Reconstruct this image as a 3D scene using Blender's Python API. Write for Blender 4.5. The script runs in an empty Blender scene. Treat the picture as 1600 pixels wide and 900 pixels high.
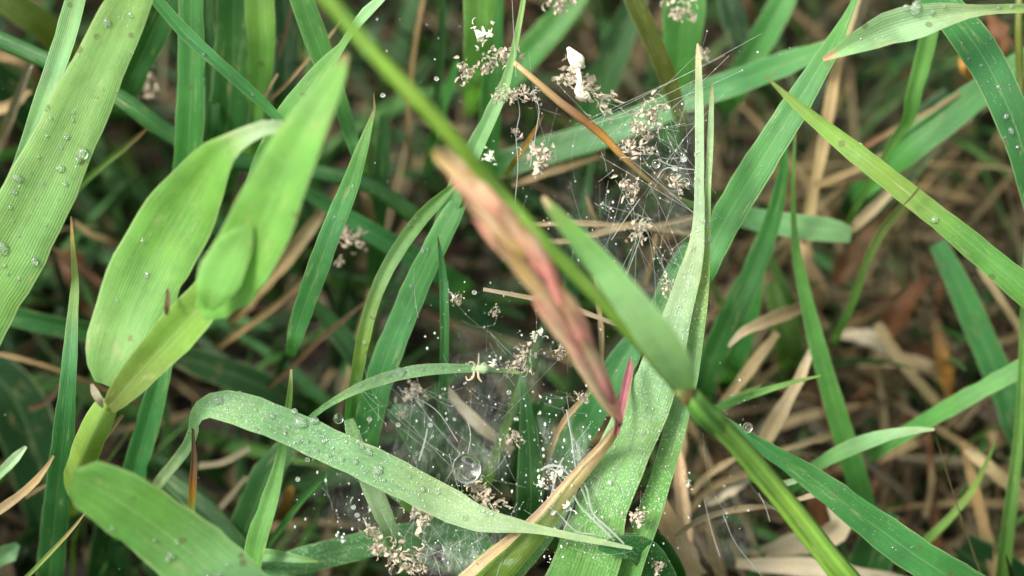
import bpy, bmesh, math, random
import numpy as np
from mathutils import Vector, Matrix, noise
from mathutils.bvhtree import BVHTree

# ------------------------------------------------------------------ camera
SC = bpy.context.scene
COL = SC.collection
FPX = 2986.0                                   # focal length in photo pixels (1600 wide)
PITCH = math.radians(60)
F = Vector((0, math.cos(PITCH), -math.sin(PITCH)))
U = Vector((0, math.sin(PITCH), math.cos(PITCH)))
R = Vector((1, 0, 0))
CAM = -F * 0.27
cam_data = bpy.data.cameras.new('camera')
cam = bpy.data.objects.new('camera', cam_data)
COL.objects.link(cam)
cam.location = CAM
cam.rotation_euler = (math.pi / 2 - PITCH, 0, 0)
cam_data.sensor_width = 36
cam_data.lens = FPX * 36 / 1600
cam_data.clip_start = 0.005
cam_data.clip_end = 100
cam_data.dof.use_dof = True
cam_data.dof.focus_distance = 0.200
cam_data.dof.aperture_fstop = 13
SC.camera = cam

# ------------------------------------------------------------------ sky, sun, exposure
SUN_EL, SUN_AZ = math.radians(56), math.radians(-92)     # azimuth from +y towards +x
W = bpy.data.worlds.new("World"); SC.world = W; W.use_nodes = True
nt = W.node_tree; nt.nodes.clear()
sky = nt.nodes.new('ShaderNodeTexSky'); sky.sky_type = 'NISHITA'; sky.sun_disc = False
sky.sun_elevation = SUN_EL; sky.sun_rotation = SUN_AZ
sky.air_density = 1.0; sky.dust_density = 6.0; sky.ozone_density = 1.0
hsv = nt.nodes.new('ShaderNodeHueSaturation'); hsv.inputs['Saturation'].default_value = 0.15
bg = nt.nodes.new('ShaderNodeBackground'); bg.inputs['Strength'].default_value = 0.115
wo = nt.nodes.new('ShaderNodeOutputWorld')
nt.links.new(sky.outputs[0], hsv.inputs['Color']); nt.links.new(hsv.outputs[0], bg.inputs['Color'])
nt.links.new(bg.outputs[0], wo.inputs['Surface'])
sun_d = bpy.data.lights.new('sun', 'SUN'); sun_d.energy = 2.2; sun_d.angle = math.radians(16)
sun_d.color = (1.0, 0.94, 0.80)
sun = bpy.data.objects.new('sun', sun_d); COL.objects.link(sun)
sdir = Vector((math.sin(SUN_AZ) * math.cos(SUN_EL), math.cos(SUN_AZ) * math.cos(SUN_EL), math.sin(SUN_EL)))
sun.rotation_euler = (-sdir).to_track_quat('-Z', 'Y').to_euler()
sun.location = sdir * 1.0
SC.view_settings.view_transform = 'Standard'
SC.view_settings.look = 'None'
SC.view_settings.exposure = 1.5
SC.view_settings.gamma = 1
SC.render.engine = 'CYCLES'
SC.cycles.use_denoising = True
SC.cycles.max_bounces = 10
SC.cycles.transmission_bounces = 8
SC.cycles.transparent_max_bounces = 12
SC.cycles.sample_clamp_indirect = 4

random.seed(7)
rnd = random.random
def ru(a, b): return a + (b - a) * rnd()

# ------------------------------------------------------------------ geometry helpers
def P(px, py, d):
    """point at depth d (cm along the viewing axis) seen at photo pixel px, py"""
    d = d * 0.01
    return CAM + F * d + R * ((px - 800) / FPX * d) - U * ((py - 450) / FPX * d)
def ground_depth(px, py):
    b = -(py - 450) / FPX
    return 100 * CAM.z / (math.sin(PITCH) - math.cos(PITCH) * b)
def project(p):
    v = p - CAM; d = v.dot(F)
    return 800 + v.dot(R) / d * FPX, 450 - v.dot(U) / d * FPX, d * 100

def lin(c):
    r = []
    for x in c:
        x = x / 255.0
        r.append(x / 12.92 if x <= 0.04045 else ((x + 0.055) / 1.055) ** 2.4)
    return r
KALB = 0.62
def alb(c): return [x * KALB for x in lin(c)]

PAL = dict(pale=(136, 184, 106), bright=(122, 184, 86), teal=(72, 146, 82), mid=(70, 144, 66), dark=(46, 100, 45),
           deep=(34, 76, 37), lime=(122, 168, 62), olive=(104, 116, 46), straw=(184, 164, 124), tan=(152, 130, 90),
           brown=(94, 72, 44), grey=(150, 142, 116), white=(214, 200, 172), rust=(112, 72, 40), mint=(132, 184, 126),
           yellow=(196, 172, 84), pink=(246, 168, 158), plum=(166, 98, 106), sand=(240, 206, 168), frost=(174, 206, 160),
           leafy=(104, 166, 79), moss=(84, 124, 50), sick=(134, 172, 78), gold=(196, 142, 58))

def stops(spec):
    """'pale' or '0:brown .1:pale 1:mid' -> list of (t, albedo)"""
    if ':' not in spec: return [(0.0, alb(PAL[spec]))]
    return [(float(a.split(':')[0]), alb(PAL[a.split(':')[1]])) for a in spec.split()]
def colour_at(st, t):
    if t <= st[0][0]: return st[0][1]
    for (a, ca), (b, cb) in zip(st, st[1:]):
        if t <= b:
            k = (t - a) / (b - a)
            return [x + (y - x) * k for x, y in zip(ca, cb)]
    return st[-1][1]

def catmull(pts, n):
    """pts: list of tuples of equal length -> n+1 interpolated rows"""
    A = np.array(pts, float); m = len(A)
    A = np.vstack([2 * A[0] - A[1], A, 2 * A[-1] - A[-2]])
    seg = np.linalg.norm(np.diff(A[1:-1, :3], axis=0), axis=1) + 1e-9
    cum = np.concatenate([[0], np.cumsum(seg)]); out = []
    for s in np.linspace(0, cum[-1], n + 1):
        i = min(max(int(np.searchsorted(cum, s, side='right')) - 1, 0), m - 2)
        t = (s - cum[i]) / seg[i]
        p0, p1, p2, p3 = A[i], A[i + 1], A[i + 2], A[i + 3]
        r = 0.5 * ((2 * p1) + (-p0 + p2) * t + (2 * p0 - 5 * p1 + 4 * p2 - p3) * t * t + (-p0 + 3 * p1 - 3 * p2 + p3) * t ** 3)
        lo, hi = np.minimum(p1, p2), np.maximum(p1, p2)
        r[3:] = np.clip(r[3:], lo[3:], hi[3:])
        out.append(np.append(r, s))
    return out

def make_mesh(name, verts, faces, cols=None, uvs=None, smooth=True):
    me = bpy.data.meshes.new(name)
    me.from_pydata([tuple(v) for v in verts], [], faces)
    if cols is not None:
        a = me.color_attributes.new('Col', 'FLOAT_COLOR', 'POINT')
        a.data.foreach_set('color', np.array([(c[0], c[1], c[2], 1) for c in cols], np.float32).ravel())
    if uvs is not None:
        l = me.uv_layers.new(name='UVMap')
        idx = np.zeros(len(me.loops), np.int32); me.loops.foreach_get('vertex_index', idx)
        l.data.foreach_set('uv', np.array(uvs, np.float32)[idx].ravel())
    if smooth: me.polygons.foreach_set('use_smooth', [True] * len(me.polygons))
    me.update()
    return me

def add(name, me, mat, parent=None, loc=None):
    o = bpy.data.objects.new(name, me)
    if me is not None and mat is not None and not me.materials: me.materials.append(mat)
    COL.objects.link(o)
    if parent is not None: o.parent = parent
    if loc is not None: o.location = loc
    return o
def tag(o, label=None, cat=None, group=None, kind=None):
    if label: o['label'] = label
    if cat: o['category'] = cat
    if group: o['group'] = group
    if kind: o['kind'] = kind
    return o

# ------------------------------------------------------------------ materials
def N(t, typ, **kw):
    n = t.nodes.new(typ)
    for k, v in kw.items():
        if k.startswith('i_'):
            key = k[2:]; key = int(key) if key.isdigit() else key.replace('_', ' ')
            n.inputs[key].default_value = v
        else: setattr(n, k, v)
    return n
def math_(t, op, a, b=None, c=None, clamp=False):
    n = t.nodes.new('ShaderNodeMath'); n.operation = op; n.use_clamp = clamp
    for i, x in enumerate((a, b, c)):
        if x is None: continue
        if isinstance(x, (int, float)): n.inputs[i].default_value = x
        else: t.links.new(x, n.inputs[i])
    return n.outputs[0]
def mixc(t, fac, a, b, blend='MIX'):
    n = t.nodes.new('ShaderNodeMix'); n.data_type = 'RGBA'; n.blend_type = blend
    for i, x in ((0, fac), (6, a), (7, b)):
        if isinstance(x, (int, float)): n.inputs[i].default_value = x
        elif isinstance(x, (tuple, list)): n.inputs[i].default_value = (*x[:3], 1)
        else: t.links.new(x, n.inputs[i])
    return n.outputs[2]

def leaf_material(name, veins=16, vein_amt=0.16, trans=0.35, rough=0.5, spots=0.6, margin=0.35, rib=0.25, bump=0.38, mist=0.0):
    m = bpy.data.materials.new(name); m.use_nodes = True; t = m.node_tree; t.nodes.clear(); L = t.links.new
    col = N(t, 'ShaderNodeAttribute', attribute_name='Col').outputs['Color']
    uv = N(t, 'ShaderNodeUVMap', uv_map='UVMap').outputs[0]
    sep = N(t, 'ShaderNodeSeparateXYZ'); L(uv, sep.inputs[0]); u, v = sep.outputs[0], sep.outputs[1]
    oi = N(t, 'ShaderNodeObjectInfo')
    # wobble of veins
    nz = N(t, 'ShaderNodeTexNoise', i_Scale=1.0, i_Detail=2.0); nz.noise_dimensions = '3D'
    cmb = N(t, 'ShaderNodeCombineXYZ'); L(math_(t, 'MULTIPLY', u, 3), cmb.inputs[0]); L(math_(t, 'MULTIPLY', v, 120), cmb.inputs[1]); L(math_(t, 'MULTIPLY', oi.outputs['Random'], 50), cmb.inputs[2])
    L(cmb.outputs[0], nz.inputs['Vector'])
    uu = math_(t, 'ADD', u, math_(t, 'MULTIPLY', math_(t, 'SUBTRACT', nz.outputs[0], 0.5), 0.02))
    vein = math_(t, 'SINE', math_(t, 'MULTIPLY', uu, veins * 2 * math.pi))
    vein2 = math_(t, 'SINE', math_(t, 'MULTIPLY', uu, veins * 5.3 * math.pi))
    # long streaks
    cm2 = N(t, 'ShaderNodeCombineXYZ'); L(math_(t, 'MULTIPLY', u, 34), cm2.inputs[0]); L(math_(t, 'MULTIPLY', v, 130), cm2.inputs[1]); L(math_(t, 'MULTIPLY', oi.outputs['Random'], 91), cm2.inputs[2])
    st = N(t, 'ShaderNodeTexNoise', i_Scale=1.0, i_Detail=4.0, i_Roughness=0.6); L(cm2.outputs[0], st.inputs['Vector'])
    tc = N(t, 'ShaderNodeTexCoord')
    mot = N(t, 'ShaderNodeTexNoise', i_Scale=260.0, i_Detail=5.0, i_Roughness=0.6); L(tc.outputs['Object'], mot.inputs['Vector'])
    fine = N(t, 'ShaderNodeTexNoise', i_Scale=3500.0, i_Detail=3.0, i_Roughness=0.7); L(tc.outputs['Object'], fine.inputs['Vector'])
    val = math_(t, 'ADD', 1.0, math_(t, 'MULTIPLY', vein, vein_amt * 0.55))
    val = math_(t, 'ADD', val, math_(t, 'MULTIPLY', vein2, vein_amt * 0.25))
    val = math_(t, 'ADD', val, math_(t, 'MULTIPLY', math_(t, 'SUBTRACT', st.outputs[0], 0.5), 0.75))
    val = math_(t, 'ADD', val, math_(t, 'MULTIPLY', math_(t, 'SUBTRACT', mot.outputs[0], 0.5), 0.9))
    val = math_(t, 'ADD', val, math_(t, 'MULTIPLY', math_(t, 'SUBTRACT', fine.outputs[0], 0.5), 0.35))
    vs = N(t, 'ShaderNodeVectorMath', operation='SCALE'); L(col, vs.inputs[0]); L(val, vs.inputs['Scale'])
    c = vs.outputs[0]
    # hue drift of tissue: greener / yellower patches
    mot2 = N(t, 'ShaderNodeTexNoise', i_Scale=90.0, i_Detail=3.0); L(tc.outputs['Object'], mot2.inputs['Vector'])
    warm = mixc(t, 1.0, c, (1.18, 1.03, 0.80), 'MULTIPLY')
    c = mixc(t, math_(t, 'MULTIPLY', math_(t, 'SUBTRACT', mot2.outputs[0], 0.42, clamp=True), 3.0, clamp=True), c, warm)
    e = math_(t, 'ABSOLUTE', math_(t, 'SUBTRACT', u, 0.5))
    if margin:
        mg = math_(t, 'MULTIPLY', math_(t, 'SMOOTH_MIN', math_(t, 'MULTIPLY', math_(t, 'SUBTRACT', e, 0.455, clamp=True), 30, clamp=True), 1.0, 0.1), margin)
        c = mixc(t, mg, c, (0.34, 0.42, 0.20))
    if rib:
        rb = math_(t, 'MULTIPLY', math_(t, 'SUBTRACT', 1.0, math_(t, 'MULTIPLY', e, 28), clamp=True), rib)
        c = mixc(t, rb, c, (0.25, 0.36, 0.16))
    if spots:
        sp = N(t, 'ShaderNodeTexVoronoi', i_Scale=420.0); sp.feature = 'F1'; L(tc.outputs['Object'], sp.inputs['Vector'])
        sm = math_(t, 'LESS_THAN', sp.outputs['Distance'], 0.17)
        gate = math_(t, 'GREATER_THAN', mot.outputs[0], 0.54)
        c = mixc(t, math_(t, 'MULTIPLY', math_(t, 'MULTIPLY', sm, gate), spots), c, (0.10, 0.085, 0.03))
    # yellowed, scuffed patches drawn out along the veins
    cm3 = N(t, 'ShaderNodeCombineXYZ'); L(math_(t, 'MULTIPLY', u, 5), cm3.inputs[0]); L(math_(t, 'MULTIPLY', v, 220), cm3.inputs[1]); L(math_(t, 'MULTIPLY', oi.outputs['Random'], 33), cm3.inputs[2])
    ws = N(t, 'ShaderNodeTexNoise', i_Scale=1.0, i_Detail=6.0, i_Roughness=0.7); L(cm3.outputs[0], ws.inputs['Vector'])
    wf = math_(t, 'MULTIPLY', math_(t, 'MULTIPLY', math_(t, 'SUBTRACT', ws.outputs[0], 0.58, clamp=True), 9, clamp=True), .75)
    c = mixc(t, wf, c, mixc(t, .5, c, (0.42, 0.38, 0.20)))
    if mist:
        # a film of minute dew on the surface (too fine to model)
        vo = N(t, 'ShaderNodeTexVoronoi', i_Scale=3600.0); L(tc.outputs['Object'], vo.inputs['Vector'])
        dots = math_(t, 'MULTIPLY', math_(t, 'SUBTRACT', 0.42, vo.outputs['Distance'], clamp=True), 4.0, clamp=True)
        gt = math_(t, 'MULTIPLY', math_(t, 'SUBTRACT', mot.outputs[0], 0.40, clamp=True), 5.0, clamp=True)
        mistf = math_(t, 'MULTIPLY', math_(t, 'MULTIPLY', dots, gt), mist)
        c = mixc(t, mistf, c, (0.50, 0.62, 0.46))
    pr = N(t, 'ShaderNodeBsdfPrincipled', i_Roughness=rough); L(c, pr.inputs['Base Color'])
    pr.inputs['Specular IOR Level'].default_value = 0.4
    rr = math_(t, 'ADD', rough - 0.1, math_(t, 'MULTIPLY', mot.outputs[0], 0.25)); L(rr, pr.inputs['Roughness'])
    h = math_(t, 'ADD', math_(t, 'MULTIPLY', vein, 0.5), math_(t, 'ADD', math_(t, 'MULTIPLY', st.outputs[0], 1.4), math_(t, 'MULTIPLY', fine.outputs[0], 0.8)))
    bm = N(t, 'ShaderNodeBump', i_Strength=bump, i_Distance=0.00006); L(h, bm.inputs['Height']); L(bm.outputs[0], pr.inputs['Normal'])
    out = N(t, 'ShaderNodeOutputMaterial')
    if trans:
        tr = N(t, 'ShaderNodeBsdfTranslucent')
        tcx = mixc(t, 1.0, c, (1.5, 1.55, 0.75), 'MULTIPLY')
        L(tcx, tr.inputs['Color']); L(bm.outputs[0], tr.inputs['Normal'])
        mx = N(t, 'ShaderNodeMixShader', i_0=trans); L(pr.outputs[0], mx.inputs[1]); L(tr.outputs[0], mx.inputs[2]); L(mx.outputs[0], out.inputs[0])
    else: L(pr.outputs[0], out.inputs[0])
    return m

M_LEAF = leaf_material('grass_leaf', 12)
M_WIDE = leaf_material('broad_grass_leaf', 26, vein_amt=0.13)
M_MIST = leaf_material('misted_grass_leaf', 20, mist=0.5, spots=0.4)
M_STRAW = leaf_material('dry_straw', 9, vein_amt=0.3, trans=0.12, rough=0.65, spots=0.7, margin=0, rib=0, bump=0.8)
M_STEM = leaf_material('grass_stem', 7, vein_amt=0.2, trans=0.0, rough=0.42, spots=0.3, margin=0, rib=0, bump=0.5)
M_STRIPE = leaf_material('ribbed_stem', 2, vein_amt=0.6, trans=0.0, rough=0.4, spots=0.3, margin=0, rib=0, bump=0.8)
M_GLUME = leaf_material('glume', 6, vein_amt=0.3, trans=0.08, rough=0.5, spots=0.3, margin=0.25, rib=0, bump=0.5)
M_FILL = leaf_material('undergrowth_leaf', 8, spots=0.3, rib=0.15)
MATS = dict(leaf=M_LEAF, wide=M_WIDE, mist=M_MIST, straw=M_STRAW, stem=M_STEM, stripe=M_STRIPE, glume=M_GLUME)

def simple_material(name, base, rough=0.6, trans=0.0, transl=0.0, alpha=1.0, nscale=2500, var=0.5, ior=1.33, bump=0.0):
    m = bpy.data.materials.new(name); m.use_nodes = True; t = m.node_tree
    pr = t.nodes['Principled BSDF']; L = t.links.new
    tc = N(t, 'ShaderNodeTexCoord'); nz = N(t, 'ShaderNodeTexNoise', i_Scale=float(nscale), i_Detail=4.0); L(tc.outputs['Object'], nz.inputs['Vector'])
    a = [x * (1 - var) for x in base]; b = [min(1, x * (1 + var * 0.6)) for x in base]
    L(mixc(t, nz.outputs[0], a, b), pr.inputs['Base Color'])
    pr.inputs['Roughness'].default_value = rough
    pr.inputs['Transmission Weight'].default_value = trans
    pr.inputs['IOR'].default_value = ior
    pr.inputs['Alpha'].default_value = alpha
    if bump:
        bm = N(t, 'ShaderNodeBump', i_Strength=bump, i_Distance=0.0001); L(nz.outputs[0], bm.inputs['Height']); L(bm.outputs[0], pr.inputs['Normal'])
    if transl:
        out = t.nodes['Material Output']; tr = N(t, 'ShaderNodeBsdfTranslucent', i_Color=(*base, 1)); mx = N(t, 'ShaderNodeMixShader', i_0=transl)
        L(pr.outputs[0], mx.inputs[1]); L(tr.outputs[0], mx.inputs[2]); L(mx.outputs[0], out.inputs[0])
    return m
M_WATER = simple_material('dew_water', (0.97, 1, 0.98), rough=0.0, trans=0.93, var=0.0)  # touch of white in the water stands in for bright sky reflection
M_CLEAR = simple_material('clear_water', (1, 1, 1), rough=0.0, trans=1.0, var=0.0)
M_BEAD = simple_material('dew_bead', (0.9, 0.93, 0.92), rough=0.05, trans=0.6, var=0.05)  # milky white mixed in for the sky brightness refracted by tiny beads
M_SILK = simple_material('spider_silk', (0.75, 0.78, 0.74), rough=0.35, transl=0.4, alpha=0.26, var=0.1)
M_HUSK = simple_material('dry_husk', (0.58, 0.50, 0.39), rough=0.8, transl=0.2, nscale=1800, var=0.55, bump=0.6)
M_CREAM = simple_material('cream_petal', (0.80, 0.78, 0.64), rough=0.55, transl=0.25, nscale=1200, var=0.2, bump=0.3)

# ------------------------------------------------------------------ blade and stem geometry
def path3d(spec, ext=30, base=True):
    pts = [tuple(float(x) for x in s.split(',')) for s in spec.split()]
    x, y, d, w = pts[0]
    if base and w > 12 and not (0 <= x <= 1600 and 0 <= y <= 900):       # carry the blade on to its tapering tip beyond the frame
        dx, dy = x - pts[1][0], y - pts[1][1]; l = math.hypot(dx, dy); dd = max(-.5, min(.5, (d - pts[1][2]) / l * 100))
        pts = [(x + dx / l * k * w, y + dy / l * k * w, d + dd * k * .3, w * q) for k, q in ((7, .05), (5, .5), (2.5, .85))] + pts
    rows = []
    for x, y, d, w in pts:
        p = P(x, y, d); rows.append((p.x, p.y, p.z, w * d * 0.01 / FPX))
    if base:
        (x0, y0, d0, w0), (x1, y1, d1, w1) = pts[-2], pts[-1]
        dx, dy = x1 - x0, y1 - y0; l = math.hypot(dx, dy) or 1; dx /= l; dy /= l
        xg, yg = x1 + dx * ext, y1 + dy * ext
        dg = ground_depth(xg, yg) + 0.15
        if dg > d1 + 0.4:
            ww = max(w1 * 0.85, 5)
            xm, ym = x1 + dx * ext * 0.65, y1 + dy * ext * 0.65; dm = d1 + (dg - d1) * 0.5
            p = P(xm, ym, dm); rows.append((p.x, p.y, p.z, ww * 0.9 * d1 * 0.01 / FPX))
            p = P(xg, yg, dg); rows.append((p.x, p.y, p.z, ww * 0.6 * d1 * 0.01 / FPX))
    return rows

def sweep(rows, nseg, vis, st, cross, roll=0.0, twist=0.0, fold=0.3, wave=0.0, tube=False, seed=0, squash=1.0, rough=0.0):
    nrs = random.Random(int(seed * 1000))
    """returns verts, faces, colours, uvs in world space"""
    S = catmull(rows, nseg)
    Q = [Vector(r[:3]) for r in S]; n = len(Q)
    V, Fc, C, UV = [], [], [], []
    prev = None; total = S[-1][-1]
    for i in range(n):
        T = (Q[min(i + 1, n - 1)] - Q[max(i - 1, 0)]).normalized()
        view = (CAM - Q[i]).normalized()
        c = T.cross(view); k = c.length
        if prev is None: s = c.normalized() if k > 1e-3 else R.copy()
        else:
            pt = (prev - T * prev.dot(T)); pt = pt.normalized() if pt.length > 1e-6 else c.normalized()
            cc = c if c.dot(pt) >= 0 else -c
            s = (pt * 0.6 + cc * k * 1.2).normalized()
            s = (s - T * s.dot(T)).normalized()
        prev = s
        t = i / (n - 1)
        ang = roll + twist * (t - 0.4) + 0.10 * math.sin(t * 9 + seed)
        s2 = Matrix.Rotation(ang, 3, T) @ s
        nn = s2.cross(T).normalized()
        if nn.dot(view) < 0 and abs(ang) < 1.2: nn = -nn
        hw = S[i][3] * 0.5 / max(0.55, math.cos(ang)) if not tube else S[i][3] * 0.5
        if rough: hw *= 1 + rough * (noise.noise(Vector((i * .45, seed * 9, 0))) + .5 * noise.noise(Vector((i * 1.3, seed * 9, 5))))
        hw *= 1 + 0.025 * math.sin(i * 1.3 + seed) + 0.02 * math.sin(i * 3.1 + seed * 2)
        col = colour_at(st, min(1.0, S[i][-1] / (vis * total)))
        if tube:
            for j in range(cross):
                a = 2 * math.pi * j / cross
                rr = hw * (1 + 0.05 * math.cos(a * 3 + seed))
                V.append(Q[i] + s2 * math.cos(a) * rr + nn * math.sin(a) * rr * squash)
                C.append(col); UV.append((j / cross * 2 if j <= cross / 2 else 2 - j / cross * 2, S[i][-1]))
        else:
            f = fold * (1 + 0.35 * math.sin(t * 5 + seed))
            for j in range(cross):
                u = -1 + 2 * j / (cross - 1)
                h = f * (abs(u) ** 1.3 - 0.35)
                h -= 0.10 * max(0, (abs(u) - 0.8) / 0.2)          # margins turn under
                h += wave * math.sin(t * total * 900 + u * 1.5 + seed) * abs(u)
                if abs(u) == 1 and nrs.random() < .05: u *= nrs.uniform(.86, .97)      # nibbled margin
                V.append(Q[i] + s2 * (u * hw) + nn * (h * hw))
                C.append(col); UV.append(((u + 1) / 2, S[i][-1]))
    for i in range(n - 1):
        m = cross if tube else cross - 1
        for j in range(m):
            a = i * cross + j; b = i * cross + (j + 1) % cross
            Fc.append((a, b, b + cross, a + cross))
    if tube:
        Fc.append(tuple(range(cross - 1, -1, -1))); Fc.append(tuple((n - 1) * cross + j for j in range(cross)))
    return V, Fc, C, UV

BVH = {}
def build(name, label, cat, spec, cols='mid', mat='leaf', base=True, ext=30, parent=None, group=None, key=None, tube=False, **kw):
    rows = path3d(spec, ext, base)
    seed = (sum(ord(ch) for ch in (label or name)) * 0.37) % 6.28
    if 'roll' not in kw and not tube: kw['roll'] = math.radians(-26 + 52 * ((seed * 7.77) % 1))
    elif 'roll' in kw: kw['roll'] = math.radians(kw['roll'])
    if 'twist' in kw: kw['twist'] = math.radians(kw['twist'])
    L = sum((Vector(a[:3]) - Vector(b[:3])).length for a, b in zip(rows, rows[1:]))
    nseg = int(min(70, max(14, L / 0.0016)))
    nv = len(rows) - (2 if base and rows[-1][2] < .004 and not tube else 0); Lv = sum((Vector(a[:3]) - Vector(b[:3])).length for a, b in zip(rows[:nv], rows[1:nv]))
    V, Fc, C, UV = sweep(rows, nseg, max(Lv / L, .02), stops(cols), 10 if tube else 9, tube=tube, seed=seed, **kw)
    org = Vector(rows[-1][:3]) if parent is None else Vector(parent.location)
    me = make_mesh(name, [v - org for v in V], Fc, C, UV)
    o = add(name, me, MATS[mat], parent, org if parent is None else (0, 0, 0))
    if parent is None: tag(o, label, cat, group)
    elif label: o['label'] = label
    if key: BVH[key] = BVHTree.FromPolygons(V, Fc)
    return o

def blade(label, cols, spec, **kw):
    kw.setdefault('mat', 'leaf')
    return build(kw.pop('name', 'grass_leaf'), label, kw.pop('cat', 'grass blade'), spec, cols, **kw)
def straw(label, cols, spec, **kw):
    kw.setdefault('mat', 'straw'); kw.setdefault('fold', 0.5); kw.setdefault('rough', .3)
    return build(kw.pop('name', 'dry_straw'), label, 'dry straw', spec, cols, **kw)
def stem(label, cols, spec, **kw):
    kw.setdefault('mat', 'stem')
    return build(kw.pop('name', 'grass_stalk'), label, kw.pop('cat', 'grass stem'), spec, cols, tube=True, **kw)
def root(name, label, cat, spec_pt):
    e = bpy.data.objects.new(name, None); COL.objects.link(e); e.empty_display_size = 0.003
    x, y, d = spec_pt; e.location = P(x, y, d); tag(e, label, cat); return e

# ------------------------------------------------------------------ setting: soil
def soil_material():
    m = bpy.data.materials.new('damp_shaded_soil'); m.use_nodes = True; t = m.node_tree; L = t.links.new; pr = t.nodes['Principled BSDF']
    tc = N(t, 'ShaderNodeTexCoord')
    a = N(t, 'ShaderNodeTexNoise', i_Scale=120.0, i_Detail=8.0, i_Roughness=0.65); L(tc.outputs['Object'], a.inputs['Vector'])
    b = N(t, 'ShaderNodeTexNoise', i_Scale=35.0, i_Detail=4.0); L(tc.outputs['Object'], b.inputs['Vector'])
    c = mixc(t, a.outputs[0], (0.006, 0.0045, 0.003), (0.034, 0.022, 0.014))  # soil tones lowered to paint deep shade into the gaps between blades
    c = mixc(t, math_(t, 'MULTIPLY', math_(t, 'SUBTRACT', b.outputs[0], 0.55, clamp=True), 4, clamp=True), c, (0.06, 0.03, 0.014))
    # far away the ground reads as lawn
    ln = N(t, 'ShaderNodeVectorMath', operation='LENGTH'); L(tc.outputs['Object'], ln.inputs[0])
    far = math_(t, 'MULTIPLY', math_(t, 'SUBTRACT', ln.outputs['Value'], 0.45, clamp=True), 4, clamp=True)
    g = mixc(t, a.outputs[0], (0.02, 0.05, 0.015), (0.10, 0.17, 0.05))
    L(mixc(t, far, c, g), pr.inputs['Base Color']); pr.inputs['Roughness'].default_value = 0.85
    bp = N(t, 'ShaderNodeBump', i_Strength=0.8, i_Distance=0.001); L(a.outputs[0], bp.inputs['Height']); L(bp.outputs[0], pr.inputs['Normal'])
    return m
def soil():
    xs = sorted(set([-30, -10, -3, -1.2, -.6, -.35] + [round(-0.24 + i * 0.003, 4) for i in range(161)] + [.35, .6, 1.2, 3, 10, 30]))
    V = [(x, y, 0.004 * (noise.noise(Vector((x * 60, y * 60, 0))) + 0.5 * noise.noise(Vector((x * 190, y * 190, 3)))) if abs(x) < .3 and abs(y) < .3 else 0) for y in xs for x in xs]
    n = len(xs)
    Fc = [(j * n + i, j * n + i + 1, (j + 1) * n + i + 1, (j + 1) * n + i) for j in range(n - 1) for i in range(n - 1)]
    o = add('ground', make_mesh('ground', V, Fc), soil_material()); tag(o, 'damp soil under the grass, darkened for shade in the gaps', kind='structure')
soil()

# ------------------------------------------------------------------ uncountable undergrowth
def strip_batch(items, nseg, name, mat, label, kind='stuff'):
    """items: (base, direction, length, width, bend, colour a, colour b, side) -> one joined mesh"""
    V, Fc, C, UV = [], [], [], []
    for b, d, ln_, w, bend, ca, cb, side in items:
        o0 = len(V); p = Vector(b); dd = Vector(d).normalized()
        for i in range(nseg + 1):
            t = i / nseg
            hw = w * 0.5 * (1 - t ** 2.2) + 0.00008
            s = (side - dd * side.dot(dd)).normalized(); nn = s.cross(dd)
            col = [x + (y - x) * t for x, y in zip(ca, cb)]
            for u, h in ((-1, 0.35), (0, -0.1), (1, 0.35)):
                V.append(p + s * (u * hw) + nn * (h * hw)); C.append(col); UV.append(((u + 1) / 2, t * ln_))
            dd = (dd + bend / nseg).normalized(); p = p + dd * (ln_ / nseg)
            if p.z < 0.0005: p.z = 0.0005
        for i in range(nseg):
            for j in range(2):
                a = o0 + i * 3 + j; Fc.append((a, a + 1, a + 4, a + 3))
    o = add(name, make_mesh(name, V, Fc, C, UV), mat); tag(o, label, kind=kind); return o

def in_view_near(pts, dmax):
    for p in pts:
        x, y, d = project(p)
        if d < 0.5 or (-60 < x < 1660 and -60 < y < 960 and d < dmax): return True
        if d < 3: return True
    return False

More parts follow.
